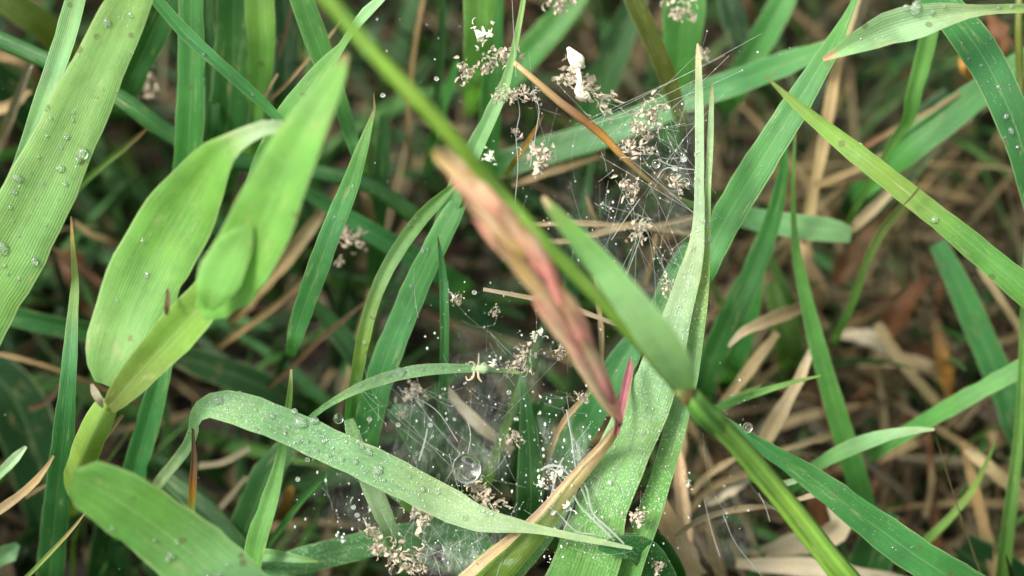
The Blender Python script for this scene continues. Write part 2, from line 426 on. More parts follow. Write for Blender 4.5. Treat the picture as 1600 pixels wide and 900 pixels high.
greens = [alb(PAL[k]) for k in ('dark', 'deep', 'mid', 'teal', 'dark', 'moss', 'deep', 'leafy', 'dark')]
browns = [alb(PAL[k]) for k in ('straw', 'tan', 'brown', 'straw', 'grey', 'rust', 'straw', 'tan')]
def undergrowth():
    it = []
    while len(it) < 2000:
        x, y = ru(-.13, .13), ru(-.10, .12)
        px, py, _ = project(Vector((x, y, 0)))
        dens = 0.9 if px < 700 else 0.8
        if rnd() > dens: continue
        L_ = ru(.015, .042); az = ru(0, 6.28); tilt = ru(.1, .9)
        d = Vector((math.cos(az) * tilt, math.sin(az) * tilt, 1)); be = Vector((ru(-1, 1), ru(-1, 1), -ru(.1, 1.2)))
        tip = Vector((x, y, 0)) + d.normalized() * L_
        if in_view_near([tip, (tip + Vector((x, y, 0))) / 2], 22.9): continue
        thin = .5 if px > 1000 else 1.0
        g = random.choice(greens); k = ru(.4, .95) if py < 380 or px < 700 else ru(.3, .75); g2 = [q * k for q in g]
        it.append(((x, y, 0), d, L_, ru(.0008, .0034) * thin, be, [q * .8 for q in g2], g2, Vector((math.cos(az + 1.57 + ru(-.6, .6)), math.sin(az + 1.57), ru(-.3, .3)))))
    low = list(it)
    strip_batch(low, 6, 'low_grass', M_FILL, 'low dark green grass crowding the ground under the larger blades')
    while len(it) < 2700:                     # long thin blades threading through the straw
        x, y = ru(-.12, .12), ru(-.09, .12); px, py, _ = project(Vector((x, y, 0)))
        if px < 950 and rnd() < .6: continue
        L_ = ru(.025, .06); az = ru(0, 6.28); tilt = ru(.5, 2.2)
        d = Vector((math.cos(az) * tilt, math.sin(az) * tilt, 1)); be = Vector((ru(-1, 1), ru(-1, 1), -ru(.2, 1.2)))
        tip = Vector((x, y, 0)) + d.normalized() * L_
        if in_view_near([tip, (tip + Vector((x, y, 0))) / 2], 22.6): continue
        g2 = random.choice([greens[2], greens[5], greens[7], greens[3], browns[0], browns[4]]); k = ru(.6, 1.0); g2 = [q * k for q in g2]
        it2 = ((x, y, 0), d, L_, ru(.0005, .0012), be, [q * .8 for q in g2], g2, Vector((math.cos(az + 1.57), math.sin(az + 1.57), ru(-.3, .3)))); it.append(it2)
    strip_batch(it[2000:], 8, 'thin_grass', M_FILL, 'long thin grass blades threading through the dead straw'); it = []
    while len(it) < 4200:
        x, y = ru(-.13, .13), ru(-.10, .13)
        px, py, _ = project(Vector((x, y, 0)))
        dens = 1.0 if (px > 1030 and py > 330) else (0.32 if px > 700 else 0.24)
        if rnd() > dens: continue
        L_ = ru(.006, .035); az = ru(0, 6.28); up = ru(0, .35) if rnd() < .75 else ru(.3, 1.0)
        d = Vector((math.cos(az), math.sin(az), up)); be = Vector((ru(-.5, .5), ru(-.5, .5), -ru(0, .8)))
        z = ru(.0005, .016 if px > 1000 else .007)
        b = Vector((x, y, z)); tip = b + d.normalized() * L_
        if in_view_near([tip, b], 23.2): continue
        wr = .65 if px > 1000 else 1.0
        g = random.choice(browns); k = ru(.22, 1.05) if (px > 1000 and py > 300) else ru(.1, .5)  # straws outside the right-hand tangle darkened, gap shade put into their colour
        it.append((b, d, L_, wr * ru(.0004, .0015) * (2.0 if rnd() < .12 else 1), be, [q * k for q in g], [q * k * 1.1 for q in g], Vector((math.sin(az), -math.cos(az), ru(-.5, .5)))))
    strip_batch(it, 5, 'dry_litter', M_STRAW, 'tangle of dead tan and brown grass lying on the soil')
    # the lawn round about, out of the picture: shades it as in the field
    it = []
    while len(it) < 5200:
        r_ = ru(.05, .62) ; a = ru(0, 6.28); x, y = r_ * math.cos(a), r_ * math.sin(a) + 0.0
        L_ = ru(.05, .11); az = ru(0, 6.28); tilt = ru(.1, .7)
        d = Vector((math.cos(az) * tilt, math.sin(az) * tilt, 1)); be = Vector((ru(-1, 1), ru(-1, 1), -ru(.1, 1.4)))
        b = Vector((x, y, 0)); pts = []; q_ = b.copy(); dd = d.normalized()
        for _k in range(6): dd = (dd + be / 6).normalized(); q_ = q_ + dd * (L_ / 6); pts.append(q_.copy())
        bad = False
        for p in pts:
            X, Y, D = project(p)
            if D < 2 or (-110 < X < 1710 and -110 < Y < 1010): bad = True; break
        if bad: continue
        g = random.choice(greens[2:]); k = ru(.8, 1.3); g2 = [q * k for q in g]
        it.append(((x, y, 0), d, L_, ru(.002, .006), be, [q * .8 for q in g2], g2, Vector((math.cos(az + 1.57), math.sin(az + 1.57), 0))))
    strip_batch(it, 6, 'surrounding_grass', M_FILL, 'taller green grass of the lawn around the spot')
undergrowth()

# ------------------------------------------------------------------ deep and middle blades (paths run tip -> base: x,y,depth cm,width px)
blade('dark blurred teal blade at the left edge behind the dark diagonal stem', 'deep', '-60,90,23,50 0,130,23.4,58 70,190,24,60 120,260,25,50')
blade('olive green blurred blade crossing the top left corner', '0:moss 1:olive', '-60,-60,22.8,30 20,5,23,46 80,50,23.4,44 130,120,24.3,38')
blade('dark green wide blade tucked behind the upper part of the broad pale blade', 'dark', '300,-80,21,40 262,0,21.3,50 225,80,21.8,46 190,160,22.6,36')
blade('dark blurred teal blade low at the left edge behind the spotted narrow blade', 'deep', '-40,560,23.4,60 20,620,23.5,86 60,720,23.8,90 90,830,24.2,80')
blade('short dark green blade lying level at the left, under the broad pale blade', '0:teal 1:dark', '-60,478,22.2,26 20,494,22.3,30 90,510,22.5,32 160,522,22.8,30 230,540,23.4,24')
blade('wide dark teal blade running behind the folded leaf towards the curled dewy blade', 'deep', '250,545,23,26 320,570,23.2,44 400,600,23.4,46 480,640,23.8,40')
blade('dark green blade at the bottom left beneath the blunt wide blade', '0:deep 1:dark', '205,740,22.8,40 185,800,22.9,58 170,870,23.2,64 160,960,23.8,60')
blade('dark green blade slanting under the orange tipped sprout at bottom left', 'dark', '255,745,22.4,20 320,800,22.2,34 370,860,22.1,42 420,930,22.4,46')
blade('mid green blade rising behind the stalk of the folded leaf', '0:mid .7:teal', '262,545,20.8,22 245,610,20.9,34 226,680,21.1,38 208,745,21.4,38 195,830,22.2,34')
blade('upright mid green blade at the top left with a straight pale left edge', 'mid', '300,-90,20.8,34 298,0,20.9,38 299,100,21,42 296,200,21.2,44 290,290,21.6,42 282,380,22.4,34', fold=.2)
blade('narrow dark upright blade between the two straight green blades at top left', 'dark', '318,-60,21.8,16 324,30,21.9,20 330,120,22,22 332,230,22.4,24')
blade('wide green upright blade at the top left right of the narrow dark one', '0:mid 1:dark', '366,-80,21.6,48 366,20,21.7,56 364,110,21.9,62 356,190,22.2,64 345,280,22.8,50', mat='wide')
blade('brightest yellow green upright blade at the top left', '0:lime 1:leafy', '402,-80,21.3,44 406,20,21.4,46 408,80,21.6,42 402,150,22,34 392,230,22.8,24')
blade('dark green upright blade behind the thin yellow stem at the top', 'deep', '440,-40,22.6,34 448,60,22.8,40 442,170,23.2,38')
blade('dark teal blade upright left of the brown tipped narrow blade', 'dark', '600,180,22.8,14 596,260,23,26 590,340,23.3,28 585,430,24,24')
blade('long dark green round blade running diagonally behind the folded leaf', '0:dark .5:dark 1:moss', '-70,30,21.3,26 0,62,21.4,28 90,102,21.4,28 190,155,21.4,29 260,205,21.5,29 340,245,21.6,28 450,262,21.9,26 560,282,22.0,26 615,312,22.1,26 668,352,22.5,24', tube=True, mat='stem', squash=.6)
blade('grey green blurred blade slanting below the brown tipped narrow blade', 'teal', '455,288,22.4,16 520,325,22.5,24 585,365,22.6,30 645,400,22.8,34 710,440,23.3,34')
blade('dark green blade slanting below the centre left, behind the pair of curved blades', '0:dark 1:deep', '490,470,22.8,14 520,510,22.9,28 560,560,23,36 600,620,23.3,40')
blade('wide dark teal leaf behind the web at the lower centre', '0:teal .3:dark 1:deep', '610,640,21.6,20 640,660,21.5,50 672,700,21.5,62 700,750,21.7,60 715,810,22.2,50', mat='wide')
blade('mid green upright blade standing behind the web right of centre top', '0:leafy 1:mid', '930,-60,23.5,36 880,20,23.6,44 820,90,23.8,44 770,150,24.2,40')
blade('dark green blade slanting at the top right of centre behind the white husk', 'dark', '1010,-40,24,30 970,60,24.1,44 930,160,24.4,48 900,250,25,44')
blade('wide teal blade lying level behind the upper web', '0:mid .5:teal 1:dark', '1330,62,22.1,16 1275,82,22.2,30 1220,102,22.3,38 1150,128,22.3,40 1080,152,22.4,40 1010,182,22.5,42 930,212,22.6,44 850,236,22.8,44 770,262,23.2,40', fold=.2)
blade('bright green wide upright blade at the top behind the tall pale spike', '0:leafy 1:mid', '1078,-80,22.3,62 1070,0,22.4,66 1064,70,22.6,58 1055,140,23,44 1048,210,23.8,34', mat='wide')
blade('dark olive striped blade slanting down from the top right of centre', 'olive', '965,-60,21.2,28 990,0,21.3,30 1018,60,21.5,30 1045,125,21.8,28 1062,180,22.4,20', mat='wide')
blade('bright lime green upright blade at the top centre above the husks', '0:lime 1:leafy', '752,-80,21.4,50 750,0,21.5,52 748,50,21.6,46 742,95,21.9,34 738,150,22.5,26', mat='wide', fold=.15)
blade('darker green upright blade just right of the lime one at the top centre', 'mid', '776,-60,22,24 772,30,22,28 768,120,22.1,32 764,210,22.4,34 758,300,23,28')
blade('thin dark upright blade in the shade left of the lime blade', 'dark', '692,-40,22.6,10 690,60,22.8,12 684,140,23,13 676,230,23.4,12')
blade('thin green blade slanting in the shade under the lime blade', 'mid', '716,95,22.8,10 700,140,23,14 686,190,23.2,14 670,250,23.6,12')
blade('green blade slanting at the top right of centre beside the tall pale spike', 'mid', '1260,-60,23,30 1220,10,23.1,40 1180,80,23.3,42 1140,150,23.6,40')
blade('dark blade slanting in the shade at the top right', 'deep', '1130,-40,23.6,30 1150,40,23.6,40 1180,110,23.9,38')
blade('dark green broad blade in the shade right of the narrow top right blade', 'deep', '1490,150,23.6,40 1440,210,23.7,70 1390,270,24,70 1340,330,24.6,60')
blade('blunt pale teal blade end poking right between straws', '0:mint .6:teal 1:dark', '1330,368,22.4,24 1300,360,22.4,36 1250,354,22.5,38 1190,345,22.7,34 1130,332,23,30', roll=15)
blade('long dark green blade bending down right of the dewy blade', '0:mid 1:dark', '1228,225,21.6,6 1222,280,21.8,18 1205,350,22,28 1178,420,22.1,36 1150,480,22.2,40 1118,550,22.5,42 1095,620,23,40')
blade('mid green blade standing in front of the blurred straws right of the dewy blade', 'mid', '1190,380,22.8,18 1175,440,22.9,36 1160,510,23.1,42 1140,580,23.5,44', mat='wide')
blade('thin yellow green blade crossing under the level straws', 'moss', '1175,330,23.2,10 1190,380,23.3,14 1215,430,23.4,16 1240,480,23.6,14')
blade('wide olive blurred blade beside the cut straw at the right', 'moss', '1210,440,23.8,30 1225,500,23.8,46 1235,560,24.1,44')
blade('green blade rising to a point then thickening, right of the tall pale spike', '0:moss .2:leafy 1:mid', '1243,195,21.2,4 1240,260,21.3,6 1240,330,21.4,8 1244,390,21.5,14 1256,450,21.6,20 1275,530,21.8,26 1300,620,22,31 1324,700,22.2,35 1345,770,22.5,36 1362,850,23,34', roll=10)
blade('pale green blade dropping from behind the arched top right blade', '0:leafy .7:leafy 1:moss', '1470,-20,21.3,20 1452,50,21.4,26 1440,100,21.5,27 1427,150,21.6,25 1420,185,21.8,20 1400,215,22,15 1375,260,22.2,12 1345,310,22.5,11 1325,350,23,10')
blade('wide green blade slanting down from the right edge near the top', '0:sick .3:mid 1:mid', '1680,40,22,36 1600,98,22.1,42 1550,132,22.2,46 1490,175,22.3,50 1430,222,22.4,50 1385,262,22.7,42 1340,300,23.2,30', fold=.15)
blade('olive green thin blade curving below the long yellow green diagonal blade', '0:olive 1:leafy', '1415,318,21.9,14 1378,362,21.9,15 1352,415,22,13 1335,465,22.2,13 1310,520,22.7,12')
blade('green blade rising from the right edge low down towards the centre', '0:leafy 1:mid', '1690,530,21.6,28 1610,568,21.7,28 1545,602,21.8,28 1485,636,22,27 1430,668,22.3,24 1370,705,22.8,20')
blade('pointed pale green blade lying level under the rising one at the right', '0:frost .3:mint 1:mid', '1460,671,21,4 1425,673,21.1,12 1375,684,21.2,22 1325,702,21.4,24 1280,726,21.7,20 1240,760,22.3,16', roll=20)
blade('wide dark teal blurred blade at the right edge, low down', '0:teal 1:dark', '1465,380,22.9,26 1500,450,22.9,38 1535,530,23,42 1565,600,23.1,44 1600,690,23.3,46 1640,780,23.7,44')
blade('narrow green blade running down the right border', '0:leafy 1:moss', '1608,340,21.2,10 1602,450,21.3,12 1598,560,21.4,14 1592,670,21.6,15 1580,780,21.8,20 1568,880,22.1,22 1560,960,22.6,20')
stem('thin olive stem at the top right corner behind the crossing blades', 'olive', '1594,-40,21.4,11 1592,40,21.4,12 1594,110,21.6,12 1598,190,22,12')
blade('thin yellow green shoot curving in the lower right corner', '0:moss .3:sick 1:leafy', '1556,690,21.8,3 1540,725,21.9,7 1520,765,22,10 1485,808,22.1,12 1445,848,22.3,14 1410,890,22.8,12')
blade('thin green leaf pointing right below the brown joint', '0:sick .4:leafy 1:mid', '1282,587,20.8,3 1240,597,20.8,7 1190,612,20.9,11 1140,630,21,13 1100,652,21.4,12')
blade('olive thin leaf pointing right just above the long lower right blade', 'moss', '1190,602,21.6,3 1160,618,21.7,12 1120,640,22,16')
blade('tiny pale green sprout beside the striped stem at the lower right', '0:frost 1:leafy', '1262,742,21,3 1240,752,21,9 1210,758,21.2,10 1180,750,21.6,8')
blade('dark green wide blade at the lower right corner under the long blade', 'dark', '1390,800,22.4,30 1370,850,22.5,60 1350,910,22.8,66')
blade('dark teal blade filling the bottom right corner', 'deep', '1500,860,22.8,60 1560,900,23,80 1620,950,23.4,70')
blade('dark green upright pointed leaf at the bottom centre behind the web', '0:teal .2:dark 1:deep', '813,583,20.7,3 820,620,20.7,14 826,680,20.8,30 829,735,20.9,40 829,780,21,44 826,830,21.5,42', roll=12)
blade('thin moss green blade left of the pointed dark leaf in the web', 'moss', '812,590,21.1,3 802,630,21.1,9 787,680,21.2,14 768,725,21.3,18 755,765,21.7,20')
blade('mid green broad blade lying level along the bottom centre', '0:mid 1:dark', '380,912,21.2,26 440,885,21.2,38 510,866,21.2,42 580,850,21.2,44 650,838,21.3,46 720,830,21.5,50 790,840,22,48', mat='mist', fold=.15)
blade('small pointed leaf at the bottom, tip pointing right', '0:sick .2:mint 1:mid', '497,877,20.6,3 470,874,20.6,11 435,868,20.7,18 400,868,20.9,20 370,880,21.3,18')
blade('thin dark green blade slanting at lower left under the dewy curled blade', '0:mid 1:dark', '532,720,20.9,4 500,752,21,7 465,790,21.2,9 435,830,21.5,10 405,870,22,12')
blade('dark green blade behind the short upright sprout at the lower left', 'dark', '455,690,21.8,30 420,740,21.9,50 395,800,22.1,54 370,860,22.5,50')
blade('teal leaf at bottom centre covered with web and specks', 'teal', '640,770,21.2,16 680,790,21.2,50 720,830,21.3,66 750,890,21.6,70', mat='mist')
blade('teal leaf end at the bottom right of the big dewy blade', '0:teal 1:dark', '935,856,19.9,8 965,852,20,34 1005,862,20.2,44 1030,900,20.6,50 1045,960,21.2,50', mat='mist')
blade('small dark teal leaf corner between the dewy blade and the straw tangle', 'dark', '990,822,20.7,12 1020,845,20.8,36 1045,885,21,44 1060,940,21.5,44')
blade('dark leaf lying deep behind the pink flower head', 'dark', '880,620,22.2,20 850,640,22.2,50 820,680,22.4,66 800,730,22.8,60')
blade('teal blade crossing behind the pink flower head and the collar', 'teal', '1010,500,21.2,14 985,545,21.2,40 950,600,21.3,46 915,660,21.5,46 880,720,21.9,44')
blade('green blade leaning behind the dewy blade near its middle', 'teal', '1075,380,20.9,14 1058,420,21,34 1040,470,21.1,40 1015,530,21.4,40', mat='mist')

# ------------------------------------------------------------------ straws one can tell apart
straw('grey green dry stalk with a pointed top at the left edge', '0:grey 1:grey', '54,80,22.2,5 42,112,22.2,11 24,160,22.4,13 4,210,22.7,14 -20,265,23.2,14')
straw('tan curled straw lying in the top left corner', 'tan', '-20,85,23.6,14 25,92,23.5,18 55,120,23.7,16 60,160,24.2,12', base=False)
straw('pale straw at the left edge beside the grey green stalk', 'straw', '-20,175,23.2,14 15,165,23.1,16 45,140,23.3,12', base=False)
straw('thin tan stem crossing the spotted narrow blade at the left', 'tan', '-30,548,22,7 30,560,22,8 95,580,22.1,8 150,603,22.4,8 200,625,22.8,7')
straw('thin brown stem curving down beneath the thin tan one at the left', 'brown', '95,600,22.8,6 75,625,22.8,9 45,640,23,9', base=False)
straw('pale dry straw with a pointed end at the lower left edge', '0:straw 1:tan', '84,712,20.5,4 62,745,20.5,10 30,775,20.6,13 -5,800,20.8,14 -50,835,21.4,14')
straw('short pale green cut blade end at the lower left edge', '0:frost 1:leafy', '41,698,20.7,5 28,712,20.7,14 5,735,20.9,16 -30,765,21.5,16')
straw('short brown twig under the pale dry straw at the lower left', 'tan', '74,757,21.4,5 60,765,21.4,7 40,777,21.6,6', base=False)
straw('thin yellow green curved straw at the bottom left', '0:straw .5:sick 1:sick', '134,800,20,2 110,830,20,5 80,862,20.1,7 45,898,20.3,7 5,935,20.8,7')
straw('tan twig with a wider foot beside the stalk of the folded leaf', 'straw', '192,648,19.8,5 178,665,19.9,8 162,685,20,10 148,702,20.2,20 135,716,20.5,24', base=False)
straw('wide tan straw slanting behind the folded leaf', '0:brown .3:straw 1:tan', '540,275,22.7,9 512,318,22.7,14 480,362,22.8,20 445,405,23,24 405,450,23.3,24 370,490,23.8,20')
straw('thin brown stem slanting to the right below the brown tipped narrow blade', 'brown', '572,470,22.2,4 535,502,22.3,7 500,530,22.4,9 460,570,22.6,8 425,600,23,8')
straw('tan stem slanting out of the shade at the left of centre', 'tan', '480,432,22.7,8 440,470,22.8,10 400,500,23,11 350,535,23.4,10')
straw('thin tan straw leaning at the top left of the thin yellow stem', '0:straw 1:tan', '535,30,21.3,2 510,62,21.3,5 482,92,21.4,6 450,128,21.6,6 422,155,21.9,6', base=False)
straw('short pale sprig beside the thin leaning straw at top left of centre', 'straw', '434,115,21.5,3 422,135,21.5,5 410,155,21.7,5', base=False)
straw('brown thin upright stem in the shade at the top centre', 'tan', '668,-30,22.5,6 655,30,22.5,8 646,90,22.7,8 638,160,23,7 640,240,23.5,7')
straw('brown stem in the shade left of the leaning straw, top', 'brown', '460,-10,22.5,5 450,40,22.5,6 435,90,22.7,6', base=False)
straw('short tan straw standing in the shade left of centre', 'tan', '560,285,22.9,8 572,310,22.9,12 582,345,23.1,12', base=False)
straw('pale tan straw behind the web at lower centre, broad and slanting', 'white', '695,605,21.8,12 725,640,21.7,17 758,672,21.7,18 800,705,21.9,16', base=False)
straw('upper of two grey straws lying level under the upper web', 'straw', '825,352,21.2,7 880,348,21.1,9 940,350,21.1,9 1000,354,21.1,9 1045,348,21.2,8 1095,334,21.4,8', base=False)
straw('lower of two grey straws lying level under the upper web', 'straw', '835,380,21.4,7 890,376,21.4,8 940,364,21.3,10 985,352,21.3,11 1030,358,21.5,8 1085,366,21.7,7', base=False)
straw('short grey straw leaning up to the two level straws', 'tan', '915,305,21.8,4 925,330,21.8,7 935,360,21.9,8', base=False)
straw('brown straw lying dimly behind the brown husk tuft', 'tan', '800,290,22.4,8 850,272,22.4,11 900,256,22.5,9 940,244,22.7,6', base=False)
straw('thin pale straw passing under the pink flower head', '0:white .5:straw 1:white', '755,452,19.9,5 800,460,19.9,8 850,470,19.9,9 900,484,19.9,9 950,502,19.9,7 990,516,20,3', base=False)
straw('grey upright straw right of the pink flower head', 'straw', '930,430,20.9,5 936,480,20.9,8 940,530,21,8 938,580,21.3,7', base=False)
straw('brown straw leaning below the level straws', 'tan', '1025,365,21.9,5 1018,400,21.9,8 1008,445,22.1,9', base=False)
straw('pale upright straw in the dark at the top right', '0:straw 1:straw', '1342,-10,22.4,10 1325,40,22.4,14 1308,100,22.5,17 1296,170,22.6,18 1284,240,22.9,16 1268,320,23.2,15 1258,400,23.7,14')
straw('long pale straw passing under the yellow green diagonal blade', '0:tan .2:white 1:straw', '1560,140,22.5,10 1520,172,22.5,14 1470,216,22.6,16 1420,262,22.7,17 1375,315,22.8,17 1330,358,23,15', base=False)
straw('forked tan straw lying between the upright straw and the diagonal blade, upper', 'tan', '1385,238,22.6,8 1345,262,22.6,11 1300,280,22.7,12 1270,292,22.9,10', base=False)
straw('forked tan straw lying between the upright straw and the diagonal blade, lower', 'tan', '1375,268,22.8,7 1330,282,22.8,10 1285,288,22.9,10', base=False)
straw('thin brown orange straw along the wide green blade at the top right', '0:straw 1:rust', '1500,145,22.3,5 1460,170,22.3,7 1420,190,22.3,8 1380,212,22.4,9 1340,235,22.6,9', base=False)
straw('pale dead blade end at the right behind the shoot, pointing left', '0:white .3:straw 1:tan', '1138,542,21.8,4 1160,520,21.8,14 1195,503,21.9,19 1235,488,22.1,20 1260,478,22.4,16', base=False)
straw('tan straw slanting below the pale dead blade end', 'straw', '1215,520,22.4,12 1185,560,22.4,16 1155,600,22.5,16 1125,640,22.8,14', base=False)
straw('pale stout straw passing under the thickening green blade', '0:white 1:straw', '1268,545,22,10 1250,590,22,16 1228,630,22,19 1205,670,22.2,22 1180,720,22.5,20', base=False)
straw('dull orange straw above the white husk at the right', 'rust', '1420,448,22.8,4 1385,470,22.8,6 1345,495,22.9,6', base=False)
straw('stout pale straw slanting down right of the white husk', 'straw', '1370,505,23.5,14 1400,550,23.5,17 1430,590,23.6,17 1465,630,23.8,16', base=False)
straw('grey brown straw at the upper right edge, slanting down', 'straw', '1530,415,22.6,12 1555,455,22.6,13 1580,495,22.7,13 1612,545,22.9,12', base=False)
straw('stout pale straw ending blunt in the lower right corner', 'straw', '1510,700,22.7,14 1540,725,22.6,19 1575,757,22.7,19 1620,795,22.9,17', base=False)
straw('long brown straw running down to the bottom right', 'tan', '1505,690,23.2,10 1522,760,23,15 1540,830,22.9,17 1560,920,23,18', base=False)
straw('level tan straw left of the pointed pale green blade', 'straw', '1210,706,22.3,8 1250,694,22.2,13 1290,682,22.3,13 1320,672,22.5,10', base=False)
straw('arched pale straw at the bottom right of the dewy blade', 'straw', '1055,838,21.2,6 1085,816,21.1,9 1125,801,21.1,10 1170,793,21.1,10 1205,792,21.2,6 1225,800,21.4,5', base=False)
straw('broad white straw lying along the bottom edge', 'white', '1150,880,22.3,16 1200,884,22.2,26 1270,887,22.2,28 1340,898,22.3,26 1420,915,22.5,22', base=False, fold=.3)
straw('wide pale dead leaf curling beside the striped stem at the bottom', '0:white 1:grey', '1305,775,22.2,20 1315,815,22.1,42 1290,840,22.3,40 1240,850,22.6,34 1190,870,22.9,24', base=False)
straw('small white pointed straw tip beside the long lower right blade', 'white', '1288,770,20.9,3 1270,774,20.9,8 1250,780,21.1,6 1215,790,21.4,5', base=False)
straw('rust brown dead leaf behind the small white straw tip', 'rust', '1265,745,22.4,16 1275,780,22.3,26 1282,830,22.5,26', base=False)
straw('tan stout straw standing in the straw tangle at the bottom', 'sand', '1060,700,22.1,8 1062,740,22,18 1066,790,22.1,22 1072,850,22.3,20', base=False)
straw('brown wide dead blade hanging beside the dewy blade', '0:tan 1:sand', '1020,760,21.4,14 1035,800,21.3,34 1060,850,21.5,40 1085,900,21.8,40', base=False)
straw('sandy straw fanning right in the straw tangle, upper', 'straw', '1190,690,22.3,6 1150,715,22.3,9 1110,740,22.4,10 1080,770,22.6,10', base=False)
straw('sandy straw fanning right in the straw tangle, lower', 'tan', '1200,730,22.4,6 1150,745,22.4,11 1105,765,22.5,12 1075,800,22.7,10', base=False)
straw('white dead blade pointing right into the striped stem', 'white', '1175,745,22.6,10 1140,762,22.5,26 1100,780,22.7,22', base=False)
straw('tall brown straw standing in the tangle under the arched straw', 'tan', '1105,810,22.2,8 1115,850,22.2,16 1130,910,22.4,18', base=False)
straw('pale husk shaped straw below the brown joint', 'straw', '1068,650,22.4,8 1062,690,22.3,20 1056,730,22.5,22', base=False)
straw('thin grey straw crossing the dark gap at the lower left', 'grey', '390,700,22.4,9 350,722,22.4,10 310,728,22.6,9', base=False)
straw('thin grey straw rising in the dark gap at the lower left', 'grey', '385,745,22.2,7 360,775,22.2,9 335,805,22.4,9 315,830,22.7,8', base=False)
straw('pale twig fork below the pink flower head', 'straw', '925,610,20.6,4 900,635,20.6,8 880,660,20.7,9 862,700,20.9,9 850,750,21.3,8', base=False)
straw('brown straw slanting at the left below the broad pale blade', 'tan', '115,345,23.2,5 140,365,23.2,9 170,375,23.3,11 195,388,23.5,8', base=False)
straw('grey brown straw in the dark gap left of the folded leaf', 'brown', '82,385,22.9,4 100,405,22.9,8 130,430,23,9 150,455,23.2,7', base=False)
straw('orange brown twig tip rising behind the dark diagonal stem', '0:rust .3:moss 1:dark', '230,200,21.6,3 205,222,21.7,8 170,250,21.9,10 130,285,22.2,10 100,320,22.8,9', mat='leaf')

# dead brown leaves and pale husks lying deep
def dead_leaf(label, cols, spec, **kw): return build('dead_leaf', label, 'dead leaf', spec, cols, mat='straw', base=False, fold=.3, wave=.6, rough=.5, **kw)
dead_leaf('rust brown dead leaf in the dark gap at the left', '0:rust 1:brown', '80,400,25,20 115,425,24.9,50 150,470,25,50 180,500,25.2,20')
dead_leaf('cinnamon dead leaf under the yellow green diagonal blade', '0:rust .5:brown 1:rust', '1400,330,24,14 1365,365,23.9,34 1335,400,24,40 1305,440,24.2,24')
dead_leaf('dark brown dead leaf above the white husk at the right', 'rust', '1450,430,24.2,10 1420,470,24.1,30 1390,510,24.3,32 1365,540,24.6,16')
dead_leaf('amber dead leaf standing right of the stout pale straw', '0:brown 1:gold', '1460,500,24,14 1472,550,23.8,24 1480,600,24,22 1482,640,24.3,12')
dead_leaf('orange dead leaf scrap at the bottom left behind the short sprout', '0:gold 1:rust', '455,760,22.4,8 448,785,22.3,22 435,815,22.5,20')
dead_leaf('brown dead leaf at the top right corner behind the crossing blades', 'rust', '1545,20,23.2,14 1560,60,23.1,38 1552,90,23.3,26')
dead_leaf('brown dead leaf strip at the top behind the tall pale spike', 'brown', '1150,-20,23.6,24 1165,20,23.6,34 1180,60,23.9,26')
dead_leaf('rust scrap of leaf between the two right hand crossing blades', 'gold', '1500,88,22.9,8 1508,105,22.8,18 1518,122,23,12')
dead_leaf('white dead leaf lying in the straws at the right', 'white', '1305,522,24.1,10 1340,524,24,22 1375,535,24,28 1405,552,24.2,12')
dead_leaf('broad tan dead leaf in the straws at the right', '0:sand 1:straw', '1340,570,24.3,10 1400,560,24.2,22 1450,575,24.3,26 1490,600,24.6,14')
dead_leaf('tan dead leaf standing under the blunt pale teal blade', '0:sand 1:tan', '1240,375,23.6,12 1255,400,23.5,26 1275,440,23.7,24 1285,480,24.1,14')

# ------------------------------------------------------------------ near and sharp blades
blade('broad pale green blade at the far left covered with dew drops', '0:pale .5:pale .9:leafy', '285,-190,18.6,22 245,-95,18.9,50 203,0,19.2,68 152,110,19.4,84 98,225,19.55,98 36,350,19.7,114 -35,470,20,124 -110,600,20.6,124 -180,740,21.6,108', mat='wide', fold=.12, roll=6, key='broad')
blade('narrow pale blade at the top left, left of the broad one and folded lengthwise', '0:pale .5:mint 1:mid', '140,-90,19.8,18 118,0,20,32 95,80,20.1,33 68,155,20.2,28 44,215,20.3,19 24,265,20.4,13 0,320,20.6,12 -30,390,21.2,10', fold=.4, roll=14)
blade('narrow green blade crossing diagonally at the top left with a pale upper edge', '0:mid .5:teal 1:mid', '200,-50,20.1,16 240,-5,20.2,19 290,52,20.3,21 340,98,20.35,20 385,138,20.4,18 425,175,20.5,15 460,215,20.9,12', roll=-12, key='cross')
blade('ribbed green blade slanting under the thin yellow stem at the top', '0:leafy 1:mid', '455,-60,20.5,34 472,0,20.6,38 490,50,20.7,38 508,100,20.8,34 528,150,20.9,26 546,205,21,22 562,255,21.3,16', mat='wide', fold=.1)
blade('pale thin blade crossing behind the yellow stem, tip out of the picture', '0:frost .2:mint .4:leafy 1:mid', '640,-50,19.9,8 598,-5,20,13 570,22,20,17 548,50,20.1,13 534,72,20.2,12 508,105,20.3,28 478,145,20.4,38 446,190,20.5,40 415,250,20.8,36 390,320,21.4,30', roll=20, twist=-30)
blade('narrow green blade with a withered brown tip left of the pink flower head', '0:brown .06:tan .11:leafy .5:teal 1:mid', '584,145,20.1,2 585,172,20.1,4 579,192,20.1,9 563,240,20.1,21 545,295,20.2,29 520,355,20.3,33 500,410,20.4,34 482,460,20.6,33 466,508,20.8,29 455,548,21.1,18', fold=.25, roll=8, ext=12, key='tipped')
blade('curved pale green blade left of the green one at the centre, with a yellow flank', '0:leafy .4:mint .7:sick 1:teal', '712,288,20.0,8 688,310,20.0,18 658,340,20,23 627,382,20,24 600,428,20,22 581,475,20.1,22 568,525,20.2,22 558,580,20.4,20 548,640,20.9,18', fold=.6, roll=-15, key='curved')
